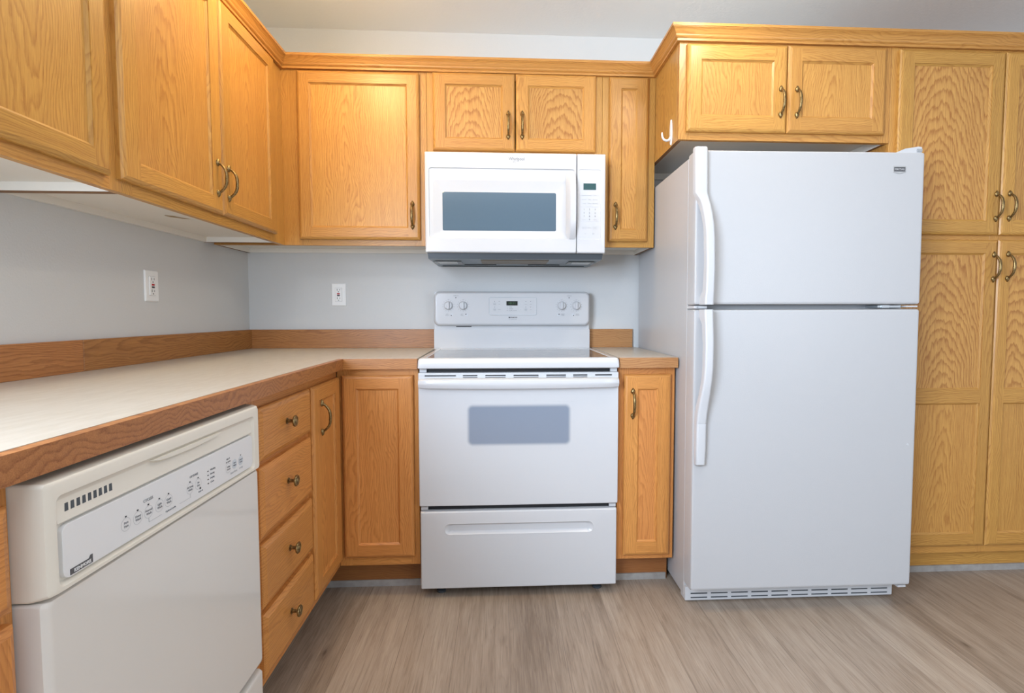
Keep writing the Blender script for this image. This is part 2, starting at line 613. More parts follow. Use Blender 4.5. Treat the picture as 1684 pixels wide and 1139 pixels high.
def door(T, x0, x1, z0, z1, yf, st=0.052, rl=0.050, mids=(), pull=None, mats=('oak_z', 'oak_x', 'oak_panel'), t=0.019, ob=0.011, ib=0.007, panels=None, rt=None):
    """framed flat-panel door with routed outer lip; yf = front plane"""
    rt = rt or rl
    b = MB(mats[0], mats[1])
    yb, yl, yp = yf + t, yf + 0.0075, yf + 0.008
    A = [(x0, z0), (x1, z0), (x1, z1), (x0, z1)]
    I = [(x0 + ob, z0 + ob), (x1 - ob, z0 + ob), (x1 - ob, z1 - ob), (x0 + ob, z1 - ob)]
    for k in range(4):
        j = (k + 1) % 4
        mi = 1 if k in (0, 2) else 0
        b.face([(A[k][0], yb, A[k][1]), (A[j][0], yb, A[j][1]), (A[j][0], yl, A[j][1]), (A[k][0], yl, A[k][1])], mi)
        # a small step then the slope, like a routed lip
        e = 0.004
        q = lambda P: ((P[0] + (e if P[0] == x0 else -e)), (P[1] + (e if P[1] == z0 else -e)))
        B1, B2 = q(A[k]), q(A[j])
        b.face([(A[k][0], yl, A[k][1]), (A[j][0], yl, A[j][1]), (B2[0], yl - 0.0045, B2[1]), (B1[0], yl - 0.0045, B1[1])], mi)
        b.face([(B1[0], yl - 0.0045, B1[1]), (B2[0], yl - 0.0045, B2[1]), (I[j][0], yf, I[j][1]), (I[k][0], yf, I[k][1])], mi)
    b.face([(x0, yb, z0), (x0, yb, z1), (x1, yb, z1), (x1, yb, z0)])
    ox0, ox1 = x0 + st, x1 - st
    for a, c in ((x0 + ob, ox0), (ox1, x1 - ob)):
        b.face([(a, yf, z0 + ob), (c, yf, z0 + ob), (c, yf, z1 - ob), (a, yf, z1 - ob)], 0)
    edges = [z0 + rl] + [v for m in mids for v in (m[0], m[1])] + [z1 - rt]
    for a, c in [(z0 + ob, edges[0])] + [(m[0], m[1]) for m in mids] + [(edges[-1], z1 - ob)]:
        b.face([(ox0, yf, a), (ox1, yf, a), (ox1, yf, c), (ox0, yf, c)], 1)
    ops = [(edges[i], edges[i + 1]) for i in range(0, len(edges), 2)]
    for a, c in ops:
        P = [(ox0, a), (ox1, a), (ox1, c), (ox0, c)]
        Q = [(ox0 + ib, a + ib), (ox1 - ib, a + ib), (ox1 - ib, c - ib), (ox0 + ib, c - ib)]
        for k in range(4):
            j = (k + 1) % 4
            h = 0.0025
            b.face([(P[k][0], yf, P[k][1]), (P[j][0], yf, P[j][1]), (P[j][0], yf + h, P[j][1]), (P[k][0], yf + h, P[k][1])], 1 if k in (0, 2) else 0)
            b.face([(P[k][0], yf + h, P[k][1]), (P[j][0], yf + h, P[j][1]), (Q[j][0], yp, Q[j][1]), (Q[k][0], yp, Q[k][1])], 1 if k in (0, 2) else 0)
    c = ((x0 + x1) / 2, yb, (z0 + z1) / 2)
    d = T.part('door', b, org=c, smooth=False)
    for i, (a, e) in enumerate(ops):
        p = MB((panels[i] if panels else mats[2]))
        p.box(ox0 + ib - 0.0005, ox1 - ib + 0.0005, yp, yp + 0.005, a + ib - 0.0005, e - ib + 0.0005)
        T.part('door_panel', p, parent=d, org=((ox0 + ox1) / 2, yp, (a + e) / 2), smooth=False)
    if pull:
        T.put('handle', PULL, (pull[0], yf, pull[1]), parent=d)
    return d


def drawer(T, x0, x1, z0, z1, yf, knob, mats='oak_base_x', t=0.019, ob=0.013):
    b = MB(mats)
    b.loft([[(x0, yf + t, z0), (x1, yf + t, z0), (x1, yf + t, z1), (x0, yf + t, z1)],
            [(x0, yf + 0.008, z0), (x1, yf + 0.008, z0), (x1, yf + 0.008, z1), (x0, yf + 0.008, z1)],
            [(x0 + 0.003, yf + 0.005, z0 + 0.003), (x1 - 0.003, yf + 0.005, z0 + 0.003), (x1 - 0.003, yf + 0.005, z1 - 0.003), (x0 + 0.003, yf + 0.005, z1 - 0.003)],
            [(x0 + ob, yf, z0 + ob), (x1 - ob, yf, z0 + ob), (x1 - ob, yf, z1 - ob), (x0 + ob, yf, z1 - ob)]])
    d = T.part('drawer', b, org=((x0 + x1) / 2, yf + t, (z0 + z1) / 2), smooth=False)
    T.put('knob', KNOB, (knob[0], yf, knob[1]), parent=d)


def frame_part(T, x0, x1, z0, z1, yf, stiles, rails, mats, t=0.019):
    """stiles: [(x0,x1)], rails: [(x0,x1,z0,z1)] of the face frame"""
    b = MB(*mats)
    for s in stiles: b.box(s[0], s[1], yf, yf + t, s[2] if len(s) > 2 else z0, s[3] if len(s) > 2 else z1, 0, bev=0.0006, seg=1)
    for r in rails: b.box(r[0], r[1], yf + 0.0003, yf + t, r[2], r[3], 1)
    T.part('face_frame', b, smooth=False)


def upper_carcass(T, x0, x1, z0, z1, yf, rec=0.021, side=0.013, oak='oak_z', cleat=True, left_open=False):
    """box behind the face frame whose white bottom sits above the frame's lower edge"""
    b = MB('melamine', oak, 'brown_edge')
    yb = -0.001
    fr = yf + 0.019

    def mf_l(n, mi): return 1 if n.x < -0.5 else (2 if n.z < -0.5 else 0)

    def mf_r(n, mi): return 1 if n.x > 0.5 else (2 if n.z < -0.5 else 0)
    b.box(x0, x0 + side, fr, yb, z0, z1, mf=mf_l)
    b.box(x1 - side, x1, fr, yb, z0, z1, mf=mf_r)
    b.box(x0 + side, x1 - side, fr, yb, z0 + rec, z0 + rec + 0.012)
    b.box(x0 + side, x1 - side, fr, yb, z1 - 0.012, z1)
    b.box(x0 + side, x1 - side, yb - 0.005, yb, z0 + rec + 0.012, z1 - 0.012)
    if cleat: b.box(x0 + side, x1 - side, yb - 0.014, yb, z0 + 0.001, z0 + rec)
    T.part('carcass', b, smooth=False)


G_UP = 'oak wall cabinets'
Z0, ZC = 1.380, 2.118
UF = -0.296       # wall cabinet face frame plane
UD = -0.315       # wall cabinet door plane

# ---- left wall, near cabinet cut by the photo's edge
T = Thing('wall_cabinet', 'oak wall cabinet on the left wall, cut off by the left edge of the photo', 'cabinet', (-1.62, 0, Z0), LEFT, G_UP)
upper_carcass(T, -2.01, -1.2415, Z0, ZC, UF)
frame_part(T, 0, 0, Z0, ZC, UF, [(-2.01, -1.972), (-1.2805, -1.2415)], [(-1.972, -1.2805, Z0, Z0 + 0.045), (-1.972, -1.2805, ZC - 0.03, ZC)], ('oak_z', 'oak_x'))
door(T, -1.628, -1.292, 1.408, 2.108, UD, pull=(-1.60, 1.518))
door(T, -1.970, -1.634, 1.408, 2.108, UD, pull=(-1.66, 1.518))

# ---- left wall, two door cabinet up to the corner
T = Thing('wall_cabinet', 'two-door oak wall cabinet on the left wall, ending at the corner', 'cabinet', (-0.80, 0, Z0), LEFT, G_UP)
upper_carcass(T, -1.2405, -0.36, Z0, ZC, UF)
frame_part(T, 0, 0, Z0, ZC, UF, [(-1.2405, -1.204), (-0.43, -0.2963)], [(-1.204, -0.43, Z0, Z0 + 0.042), (-1.204, -0.43, ZC - 0.03, ZC)], ('oak_z', 'oak_x'))
door(T, -1.258, -0.808, 1.410, 2.106, UD, st=0.060, pull=(-0.842, 1.521))
door(T, -0.804, -0.397, 1.410, 2.106, UD, st=0.056, pull=(-0.776, 1.520))
b = MB('stain')
zz = Z0 + 0.0205
b.face([(-0.845, -0.150, zz), (-0.835, -0.140, zz), (-0.81, -0.146, zz), (-0.78, -0.170, zz), (-0.775, -0.190, zz), (-0.80, -0.178, zz), (-0.83, -0.168, zz)])
T.part('peeled_patch', b, label='tan peeled patch on the white underside', smooth=False)

# ---- back wall, single door by the corner
T = Thing('wall_cabinet', 'single-door oak wall cabinet on the back wall between the corner and the microwave', 'cabinet', (0.45, 0, Z0), None, G_UP)
upper_carcass(T, 0.0035, 0.9045, Z0, ZC, UF)
frame_part(T, 0, 0, Z0, ZC, UF, [(0.0035, 0.036), (0.2785, 0.408), (0.850, 0.9045)], [(0.036, 0.2785, Z0, Z0 + 0.04), (0.408, 0.850, Z0, Z0 + 0.04), (0.408, 0.850, ZC - 0.03, ZC)], ('oak_z', 'oak_x'))
door(T, 0.366, 0.875, 1.404, 2.106, UD, st=0.050, pull=(0.8435, 1.508))

# ---- above the microwave
T = Thing('wall_cabinet', 'short two-door oak wall cabinet directly above the white microwave', 'cabinet', (1.285, 0, 1.758), None, G_UP)
upper_carcass(T, 0.9055, 1.6645, 1.758, ZC, UF, cleat=False)
frame_part(T, 0, 0, 1.758, ZC, UF, [(0.9055, 0.945), (1.627, 1.6645)], [(0.945, 1.627, 1.758, 1.80), (0.945, 1.627, ZC - 0.03, ZC)], ('oak_z', 'oak_x'))
wd = ('oak_z', 'oak_x', 'oak_wavy')
door(T, 0.933, 1.2825, 1.786, 2.112, UD, pull=(1.2545, 1.894), mats=wd)
door(T, 1.2875, 1.6345, 1.786, 2.112, UD, pull=(1.3145, 1.895), mats=wd)

# ---- narrow one beside the microwave
T = Thing('wall_cabinet', 'tall narrow oak wall cabinet between the microwave and the refrigerator', 'cabinet', (1.783, 0, Z0), None, G_UP)
upper_carcass(T, 1.6655, 1.8995, Z0, ZC, UF)
frame_part(T, 0, 0, Z0, ZC, UF, [(1.6655, 1.71), (1.855, 1.8995)], [(1.71, 1.855, Z0, Z0 + 0.038), (1.71, 1.855, ZC - 0.03, ZC)], ('oak_z', 'oak_x'))
door(T, 1.695, 1.8665, 1.404, 2.110, UD, st=0.050, pull=(1.723, 1.514))

# ---- over the refrigerator
FF, FD = -0.595, -0.614
T = Thing('wall_cabinet', 'deep two-door oak wall cabinet above the white refrigerator', 'cabinet', (2.32, 0, 1.752), None, G_UP)
upper_carcass(T, 1.9005, 2.7375, 1.752, ZC, FF, rec=0.03, side=0.016)
frame_part(T, 0, 0, 1.752, ZC, FF, [(1.9005, 1.945), (2.695, 2.7375)], [(1.945, 2.695, 1.752, 1.80), (1.945, 2.695, ZC - 0.03, ZC)], ('oak_z', 'oak_x'))
door(T, 1.928, 2.315, 1.779, 2.104, FD, st=0.052, rl=0.058, pull=(2.2895, 1.893))
door(T, 2.319, 2.708, 1.779, 2.106, FD, st=0.052, rl=0.058, pull=(2.3535, 1.893))

# ---- pantry
T = Thing('pantry_cabinet', 'full-height oak pantry cabinet to the right of the refrigerator', 'cabinet', (3.19, 0, 0))
b = MB('oak_z')
b.box(2.7385, 3.66, FF + 0.019, -0.001, 0.107, ZC)
T.part('carcass', b, smooth=False)
frame_part(T, 0, 0, 0.107, ZC, FF, [(2.7385, 2.80), (3.60, 3.66), (3.17, 3.21)], [(2.80, 3.17, 0.107, 0.155), (3.21, 3.60, 0.107, 0.155), (2.80, 3.17, 1.36, 1.42), (3.21, 3.60, 1.36, 1.42), (2.80, 3.17, ZC - 0.03, ZC), (3.21, 3.60, ZC - 0.03, ZC)], ('oak_z', 'oak_x'))
wv = ('oak_z', 'oak_x', 'oak_wavy')
door(T, 2.763, 3.1905, 1.398, 2.104, FD, st=0.055, rl=0.053, pull=(3.1725, 1.509), mats=wv)
door(T, 3.196, 3.622, 1.398, 2.104, FD, st=0.050, rl=0.053, pull=(3.2275, 1.511), mats=wv)
door(T, 2.763, 3.1905, 0.139, 1.378, FD, st=0.050, rl=0.052, mids=((0.728, 0.782),), pull=(3.1735, 1.271), mats=wv, panels=('oak_panel', 'oak_wavy'))
door(T, 3.196, 3.622, 0.139, 1.378, FD, st=0.046, rl=0.052, mids=((0.728, 0.782),), pull=(3.2325, 1.274), mats=wv, panels=('oak_panel', 'oak_wavy'))
b = MB('oak_x')
b.box(2.7385, 3.66, -0.536, -0.516, 0.0, 0.1065)
T.part('toe_kick', b, smooth=False)

# ---- crown moulding: one mitred run
prof = [(0.000, 0.0), (0.012, 0.0), (0.012, 0.010), (0.017, 0.013), (0.020, 0.018), (0.020, 0.022), (0.023, 0.026), (0.026, 0.033), (0.031, 0.040), (0.036, 0.044), (0.036, 0.0465), (0.0385, 0.0465), (0.0385, 0.058), (0.0, 0.058)]
prof = [(d, h * 0.052 / 0.058) for d, h in prof]
CZ = 2.1145
path = [(0.2965, -2.02), (0.2965, -0.2965), (1.900, -0.2965), (1.900, -0.5955), (3.68, -0.5955)]
outs = [(1, 0), (0, -1), (-1, 0), (0, -1)]
b = MB('crown_y', 'crown_x')
rows = []
for i, p in enumerate(path):
    row = []
    for d, h in prof:
        x, y = p
        for o in {outs[max(i - 1, 0)], outs[min(i, 3)]}:
            x += o[0] * d
            y += o[1] * d
        row.append(b.bm.verts.new((x, y, CZ + h)))
    rows.append(row)
n = len(prof)
for i in range(4):
    for k in range(n):
        j = (k + 1) % n
        f = b.bm.faces.new([rows[i][k], rows[i][j], rows[i + 1][j], rows[i + 1][k]])
        f.material_index = (0, 1, 0, 1)[i]
b.bm.faces.new(rows[0])
b.bm.faces.new(list(reversed(rows[-1])))
single('crown_molding', b, 'stepped oak crown molding running along the tops of the wall cabinets', 'molding', off=(1.0, -0.3, CZ))

# ------------------------------------------------------------------ base cabinets
BF, BD_ = -0.601, -0.620
ZB, ZT = 0.118, 0.8785
G_B = 'oak base cabinets'
bm_ = ('oak_base_z', 'oak_base_x', 'oak_base_panel')


def base_carcass(T, x0, x1, yf=BF, toe=(None, None), depth=-0.002, ty=-0.534):
    b = MB('oak_base_z')
    b.box(x0, x1, yf + 0.019, depth, ZB, ZT)
    T.part('carcass', b, smooth=False)
    if toe:
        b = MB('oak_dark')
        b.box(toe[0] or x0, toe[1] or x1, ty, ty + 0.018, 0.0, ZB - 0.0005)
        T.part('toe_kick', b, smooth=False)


T = Thing('base_cabinet', 'oak base cabinet left of the dishwasher, cut off by the left edge of the photo', 'cabinet', (-2.2, 0, 0), LEFT, G_B)
base_carcass(T, -2.52, -1.8955, ty=-0.515)
frame_part(T, 0, 0, ZB, ZT, BF, [(-2.52, -2.48), (-1.935, -1.8955)], [(-2.48, -1.935, ZB, ZB + 0.04), (-2.48, -1.935, 0.69, 0.73), (-2.48, -1.935, ZT - 0.03, ZT)], bm_[:2])
door(T, -2.49, -1.909, 0.150, 0.700, BD_, pull=(-2.46, 0.64), mats=bm_)
drawer(T, -2.49, -1.909, 0.715, 0.849, BD_, (-2.215, 0.782))

T = Thing('base_cabinet', 'oak base cabinet with a stack of four drawers beside the dishwasher', 'cabinet', (-1.09, 0, 0), LEFT, G_B)
base_carcass(T, -1.2895, -0.9055, ty=-0.515)
frame_part(T, 0, 0, ZB, ZT, BF, [(-1.2895, -1.248), (-0.924, -0.9055)], [(-1.248, -0.924, a, c) for a, c in ((ZB, 0.155), (0.305, 0.34), (0.49, 0.52), (0.69, 0.72), (0.84, ZT))], bm_[:2])
for z0, z1, kz in ((0.7115, 0.848, 0.785), (0.514, 0.695, 0.615), (0.332, 0.497, 0.421), (0.149, 0.314, 0.236)):
    drawer(T, -1.2565, -0.914, z0, z1, BD_, (-1.101, kz))

T = Thing('base_cabinet', 'oak base cabinet with one tall handled door, between the drawer stack and inner corner', 'cabinet', (-0.75, 0, 0), LEFT, G_B)
base_carcass(T, -0.9045, -0.583, toe=(-0.9045, -0.5345), ty=-0.515)
frame_part(T, 0, 0, ZB, ZT, BF, [(-0.9045, -0.85), (-0.64, -0.6025)], [(-0.85, -0.64, ZB, 0.17), (-0.85, -0.64, 0.84, ZT)], bm_[:2])
door(T, -0.898, -0.6225, 0.150, 0.849, BD_, st=0.056, pull=(-0.823, 0.738), mats=bm_)

T = Thing('base_cabinet', 'oak base cabinet with a plain door without handle, left of the range', 'cabinet', (0.77, 0, 0), None, G_B)
base_carcass(T, 0.6025, 0.9065, toe=(0.498, 0.9065))
frame_part(T, 0, 0, ZB, ZT, BF, [(0.6025, 0.65), (0.872, 0.9065)], [(0.65, 0.872, ZB, 0.17), (0.65, 0.872, 0.84, ZT)], bm_[:2])
door(T, 0.6225, 0.8885, 0.154, 0.854, BD_, st=0.054, mats=bm_)

T = Thing('base_cabinet', 'narrow oak base cabinet with one handled door between the range and the refrigerator', 'cabinet', (1.786, 0, 0), None, G_B)
base_carcass(T, 1.6735, 1.8985)
frame_part(T, 0, 0, ZB, ZT, BF, [(1.6735, 1.72), (1.86, 1.8985)], [(1.72, 1.86, ZB, 0.155), (1.72, 1.86, 0.84, ZT)], bm_[:2])
door(T, 1.697, 1.8805, 0.138, 0.852, BD_, st=0.052, rl=0.055, pull=(1.729, 0.7395), mats=bm_)

# grey vinyl strips along the toe kicks
for nm, bx in (('baseboard_left', (0.5155, 0.5205, -1.29, -0.5395)), ('baseboard_back', (0.5155, 0.9065, -0.539, -0.5345)), ('baseboard_range', (1.6735, 1.893, -0.541, -0.5345)), ('baseboard_right', (2.78, 3.66, -0.543, -0.5365))):
    b = MB('vinyl')
    b.box(bx[0], bx[1], bx[2], bx[3], 0.0, 0.026)
    single(nm, b, kind='structure', smooth=False)

# ------------------------------------------------------------------ countertops
CT, CE = 0.919, 0.8795
CD = 0.636
T = Thing('countertop', 'cream laminate L-shaped countertop with oak edging and backsplash in the left corner', 'countertop', (0.3, -0.9, CE))
b = MB('counter')
pts = [(0.003, -0.003), (0.003, -2.55), (CD - 0.018, -2.55), (CD - 0.018, -(CD - 0.018)), (0.908, -(CD - 0.018)), (0.8965, -0.003)]
b.loft([[(x, y, CE) for x, y in pts], [(x, y, CT) for x, y in pts]])
T.part('worktop', b, smooth=False)
b = MB('board_y')
q = 0.018
b.loft([[(CD - q, -2.55, z), (CD, -2.55, z), (CD, -CD, z), (CD - q, -(CD - q), z)] for z in (CE, CT - 0.001)])
o = T.part('edge_strip', b, smooth=False)
# grain along the run: the object is turned so its local X follows the strip
b = MB('board_x')
b.loft([[(CD - q, -(CD - q), z), (CD, -CD, z), (0.908, -CD, z), (0.908, -(CD - q), z)] for z in (CE, CT - 0.001)])
T.part('edge_strip', b, smooth=False)
BT, BZ = 0.016, 1.010


def splash(T, x0, x1, left, mat):
    b = MB(mat)
    b.box(x0, x1, -BT - 0.001, -0.001, CT, BZ, bev=0.0012, seg=1)
    org = ((x0 + x1) / 2, 0, CT)
    if not left:
        return T.part('backsplash_board', b, org=org, smooth=False)
    me = b.mesh('backsplash_board', org, False)
    o = bpy.data.objects.new('backsplash_board', me)
    COL.objects.link(o)
    o.parent = T.e
    o.rotation_euler = (0, 0, R(90))
    o.location = Vector((0, org[0], CT)) - T.off
    return o


splash(T, -2.55, -1.0195, True, 'board_x')
splash(T, -1.0185, -BT - 0.0015, True, 'board_x')
splash(T, 0.001, 0.893, False, 'board_x')

T = Thing('countertop', 'short cream laminate countertop with oak edging between the range and the refrigerator', 'countertop', (1.786, -0.3, CE))
b = MB('counter')
b.box(1.6725, 1.899, -(CD - q), -0.003, CE, CT)
T.part('worktop', b, smooth=False)
b = MB('board_lt')
b.box(1.6725, 1.899, -CD, -(CD - q), CE, CT - 0.001)
T.part('edge_strip', b, smooth=False)
splash(T, 1.662, 1.882, False, 'board_lt')

# ------------------------------------------------------------------ microwave
MX0, MX1, MZ0, MZ1, MY = 0.9075, 1.6625, 1.342, 1.755, -0.394
T = Thing('microwave', 'white over-the-range microwave with dark window below the short oak cabinet', 'microwave', (1.285, -0.2, MZ0))
b = MB('white_plastic')
b.box(MX0 + 0.003, MX1 - 0.003, MY + 0.035, -0.002, MZ0 + 0.002, MZ1 - 0.001, bev=0.002)
T.part('body', b)
b = MB('white')
x1 = 1.5395
L = [rrect(MX0, x1, MZ0, MZ1, 0.004, MY + 0.034), rrect(MX0, x1, MZ0, MZ1, 0.004, MY + 0.006), rrect(MX0 + 0.002, x1 - 0.001, MZ0 + 0.002, MZ1 - 0.003, 0.005, MY + 0.002),
     rrect(MX0 + 0.006, x1 - 0.0015, MZ0 + 0.005, MZ1 - 0.010, 0.006, MY),
     rrect(0.924, 1.532, 1.400, 1.690, 0.010, MY - 0.001), rrect(0.927, 1.529, 1.403, 1.687, 0.010, MY + 0.0035),
     rrect(0.940, 1.505, 1.411, 1.642, 0.010, MY + 0.004), rrect(0.944, 1.500, 1.415, 1.638, 0.010, MY + 0.005),
     rrect(0.970, 1.463, 1.427, 1.602, 0.008, MY + 0.011), rrect(0.979, 1.454, 1.434, 1.593, 0.006, MY + 0.011)]
b.loft(L, cap0=False)
d = T.part('door', b, org=(1.22, MY, 1.55), angle=25)
b = MB('mwglass')
b.loft([rrect(0.979, 1.454, 1.434, 1.593, 0.006, MY + 0.0105), rrect(0.981, 1.452, 1.436, 1.591, 0.005, MY + 0.0095)])
T.part('window', b, parent=d, org=(1.22, MY, 1.51), smooth=False)
b = MB('white')
loops = []
for i in range(15):
    t = -1 + 2 * i / 14
    z = 1.537 + 0.137 * t
    bow = 0.034 * (1 - abs(t) ** 4) + 0.006
    yf = MY + 0.002 - bow
    loops.append([(1.495, MY + 0.003, z), (1.501, yf + 0.010, z), (1.510, yf, z), (1.528, yf, z), (1.534, yf + 0.004, z), (1.535, MY + 0.003, z)])
b.loft(loops)
T.part('handle', b, parent=d, org=(1.515, MY, 1.537), angle=40)
b = MB('ink')
b.text('Whirlpool', 0.0185, 1.288, 1.7285, MY - 0.0008, sx=0.86)
b.tube([(1.285 + 0.012 * math.cos(a), MY - 0.0009, 1.7165 + 0.003 * math.sin(a)) for a in [k * PI / 8 for k in range(13)]], 0.0004, 6)
T.part('logo', b, parent=d, org=(1.288, MY, 1.7285), smooth=False)
b = MB('white')
x0 = 1.5415
L = [rrect(x0, MX1, MZ0, MZ1, 0.004, MY + 0.034), rrect(x0, MX1, MZ0, MZ1, 0.004, MY + 0.006), rrect(x0 + 0.001, MX1 - 0.002, MZ0 + 0.002, MZ1 - 0.003, 0.005, MY + 0.002),
     rrect(x0 + 0.0015, MX1 - 0.006, MZ0 + 0.005, MZ1 - 0.010, 0.006, MY),
     rrect(x0 + 0.006, 1.642, 1.400, 1.690, 0.008, MY - 0.0005), rrect(x0 + 0.0075, 1.6405, 1.4015, 1.6885, 0.008, MY + 0.0008)]
b.loft(L, cap0=False)
c = T.part('control_panel', b, org=(1.602, MY, 1.55), angle=25)
b = MB('lcd')
b.box(1.5685, 1.6215, MY - 0.0006, MY + 0.002, 1.606, 1.6325)
T.part('display', b, parent=c, org=(1.595, MY, 1.619), smooth=False)
b = MB('ink_lt', 'ink')
yk = MY + 0.0004
for r, row in enumerate((('Popcorn', 'Potato', 'Pizza'), ('Reheat', 'Veg', 'Defrost'), ('Cook', 'Soften', 'Beverage'))):
    for k, w in enumerate(row): b.text(w, 0.0062, 1.5715 + 0.0235 * k, 1.5825 - 0.0165 * r, yk)
for r, row in enumerate(('123', '456', '789')):
    for k, w in enumerate(row): b.text(w, 0.0095, 1.5715 + 0.0235 * k, 1.5245 - 0.0145 * r, yk, 1)
b.text('0', 0.0095, 1.595, 1.4825, yk, 1)
for w, x, z in (('Power', 1.5715, 1.4825), ('Clock', 1.6185, 1.4825), ('Start', 1.5715, 1.448), ('Timer', 1.595, 1.448), ('Off', 1.6185, 1.448), ('Fan', 1.577, 1.424), ('Light', 1.611, 1.424)): b.text(w, 0.0062, x, z, yk)
for x in (1.5715, 1.6185):
    for a, c2, e, f in ((-.008, .008, .006, .0064), (-.008, .008, -.0064, -.006), (-.008, -.0076, -.006, .006), (.0076, .008, -.006, .006)): b.box(x + a, x + c2, yk - 0.0004, yk, 1.448 + e, 1.448 + f)
b.box(1.558, 1.634, yk - 0.0003, yk, 1.5355, 1.5360)
b.box(1.558, 1.634, yk - 0.0003, yk, 1.4745, 1.4750)
T.part('keypad', b, parent=c, org=(1.595, MY, 1.5), smooth=False)
b = MB('tray', 'charcoal', 'lcd_black')
sec = lambda z, ix, yf, yb: [(MX0 + ix, yf, z), (MX1 - ix, yf, z), (MX1 - ix, yb, z), (MX0 + ix, yb, z)]
b.loft([sec(MZ0, 0.006, -0.372, -0.004), sec(1.318, 0.009, -0.368, -0.006)], mi=1, cap1=False)
b.loft([sec(1.318, 0.009, -0.368, -0.006), sec(1.317, 0.016, -0.352, -0.012), sec(1.3195, 0.030, -0.330, -0.020)], mi=0, cap0=False)
for k in range(2):
    xx = (1.10, 1.40)[k]
    b.box(xx - 0.05, xx + 0.10, -0.115, -0.100, 1.3165, 1.3205, 2)
for sx in (0.985, 1.585): b.box(sx - 0.062, sx + 0.062, -0.272, -0.165, 1.3165, 1.3205, 2)
b.box(0.94, 1.63, -0.040, -0.026, 1.3165, 1.3205, 2)
bt_ = T.part('bottom_tray', b, org=(1.285, -0.2, 1.33), smooth=False)
b = MB('filter')
b.box(1.135, 1.43, -0.325, -0.180, 1.3150, 1.3200, bev=0.001, seg=1)
T.part('grease_filter', b, parent=bt_, org=(1.28, -0.25, 1.317), smooth=False)
for sx in (0.985, 1.585):
    b = MB('lens')
    b.box(sx - 0.042, sx + 0.042, -0.262, -0.180, 1.3150, 1.3200, bev=0.001, seg=1)
    T.part('lamp_lens', b, parent=bt_, org=(sx, -0.22, 1.317), smooth=False)

# ------------------------------------------------------------------ range
RX0, RX1, RC = 0.911, 1.669, 1.290
T = Thing('range', 'white freestanding electric range with smooth glass top under the microwave', 'stove', (RC, -0.32, 0))
b = MB('white', 'black')
b.box(RX0 + 0.004, RX1 - 0.004, -0.598, -0.004, 0.03, 0.879, bev=0.003)
b.box(RX0 + 0.012, RX1 - 0.012, -0.612, -0.599, 0.035, 0.878, 1)
for x in (RX0 + 0.004, RX1 - 0.030):
    b.box(x, x + 0.026, -0.622, -0.597, 0.339, 0.350)
    b.box(x, x + 0.026, -0.625, -0.597, 0.866, 0.878)
T.part('body', b)
for x in (0.985, 1.60):
    for y in (-0.585, -0.06):
        b = MB('charcoal')
        b.lathe([(0.018, 0), (0.018, 0.008), (0.008, 0.012), (0.008, 0.032)], (x, y, 0), (0, 0, 1), 12)
        T.part('foot', b, org=(x, y, 0))
# cooktop frame with rounded nose
b = MB('white')
yF, yB = -0.655, -0.058
gx0, gx1, gy0, gy1 = 0.938, 1.642, -0.622, -0.135


def rr2(x0, x1, y0, y1, r, z, n=4):
    return [(x, y, z) for x, _, y in rrect(x0, x1, y0, y1, r, 0, n)]


b.loft([rr2(RX0 + 0.004, RX1 - 0.004, yF + 0.012, yB, 0.006, 0.880), rr2(RX0, RX1, yF + 0.002, yB, 0.008, 0.884), rr2(RX0, RX1, yF, yB, 0.012, 0.900), rr2(RX0 + 0.001, RX1 - 0.001, yF + 0.004, yB, 0.012, 0.912), rr2(RX0 + 0.005, RX1 - 0.005, yF + 0.010, yB, 0.010, 0.9185),
        rr2(RX0 + 0.012, RX1 - 0.012, yF + 0.020, yB, 0.008, 0.9205), rr2(gx0, gx1, gy0, gy1, 0.006, 0.9205), rr2(gx0 + 0.001, gx1 - 0.001, gy0 + 0.001, gy1 - 0.001, 0.006, 0.9180)])
ck = T.part('cooktop', b, org=(RC, -0.35, 0.90))
b = MB('glasstop', 'ink_lt')
b.loft([rr2(gx0 + 0.0015, gx1 - 0.0015, gy0 + 0.0015, gy1 - 0.0015, 0.006, 0.9182), rr2(gx0 + 0.003, gx1 - 0.003, gy0 + 0.003, gy1 - 0.003, 0.005, 0.9192)])
for x, y, r in ((1.10, -0.49, 0.105), (1.48, -0.49, 0.085), (1.10, -0.25, 0.08), (1.48, -0.25, 0.105)):
    n = 40
    for k in range(n):
        a0, a1 = 2 * PI * k / n, 2 * PI * (k + 1) / n
        b.face([(x + (r + e) * math.cos(a), y + (r + e) * math.sin(a), 0.91935) for a, e in ((a0, 0), (a0, 0.0012), (a1, 0.0012), (a1, 0))], 1)
T.part('glass_surface', b, parent=ck, org=(RC, -0.35, 0.919))
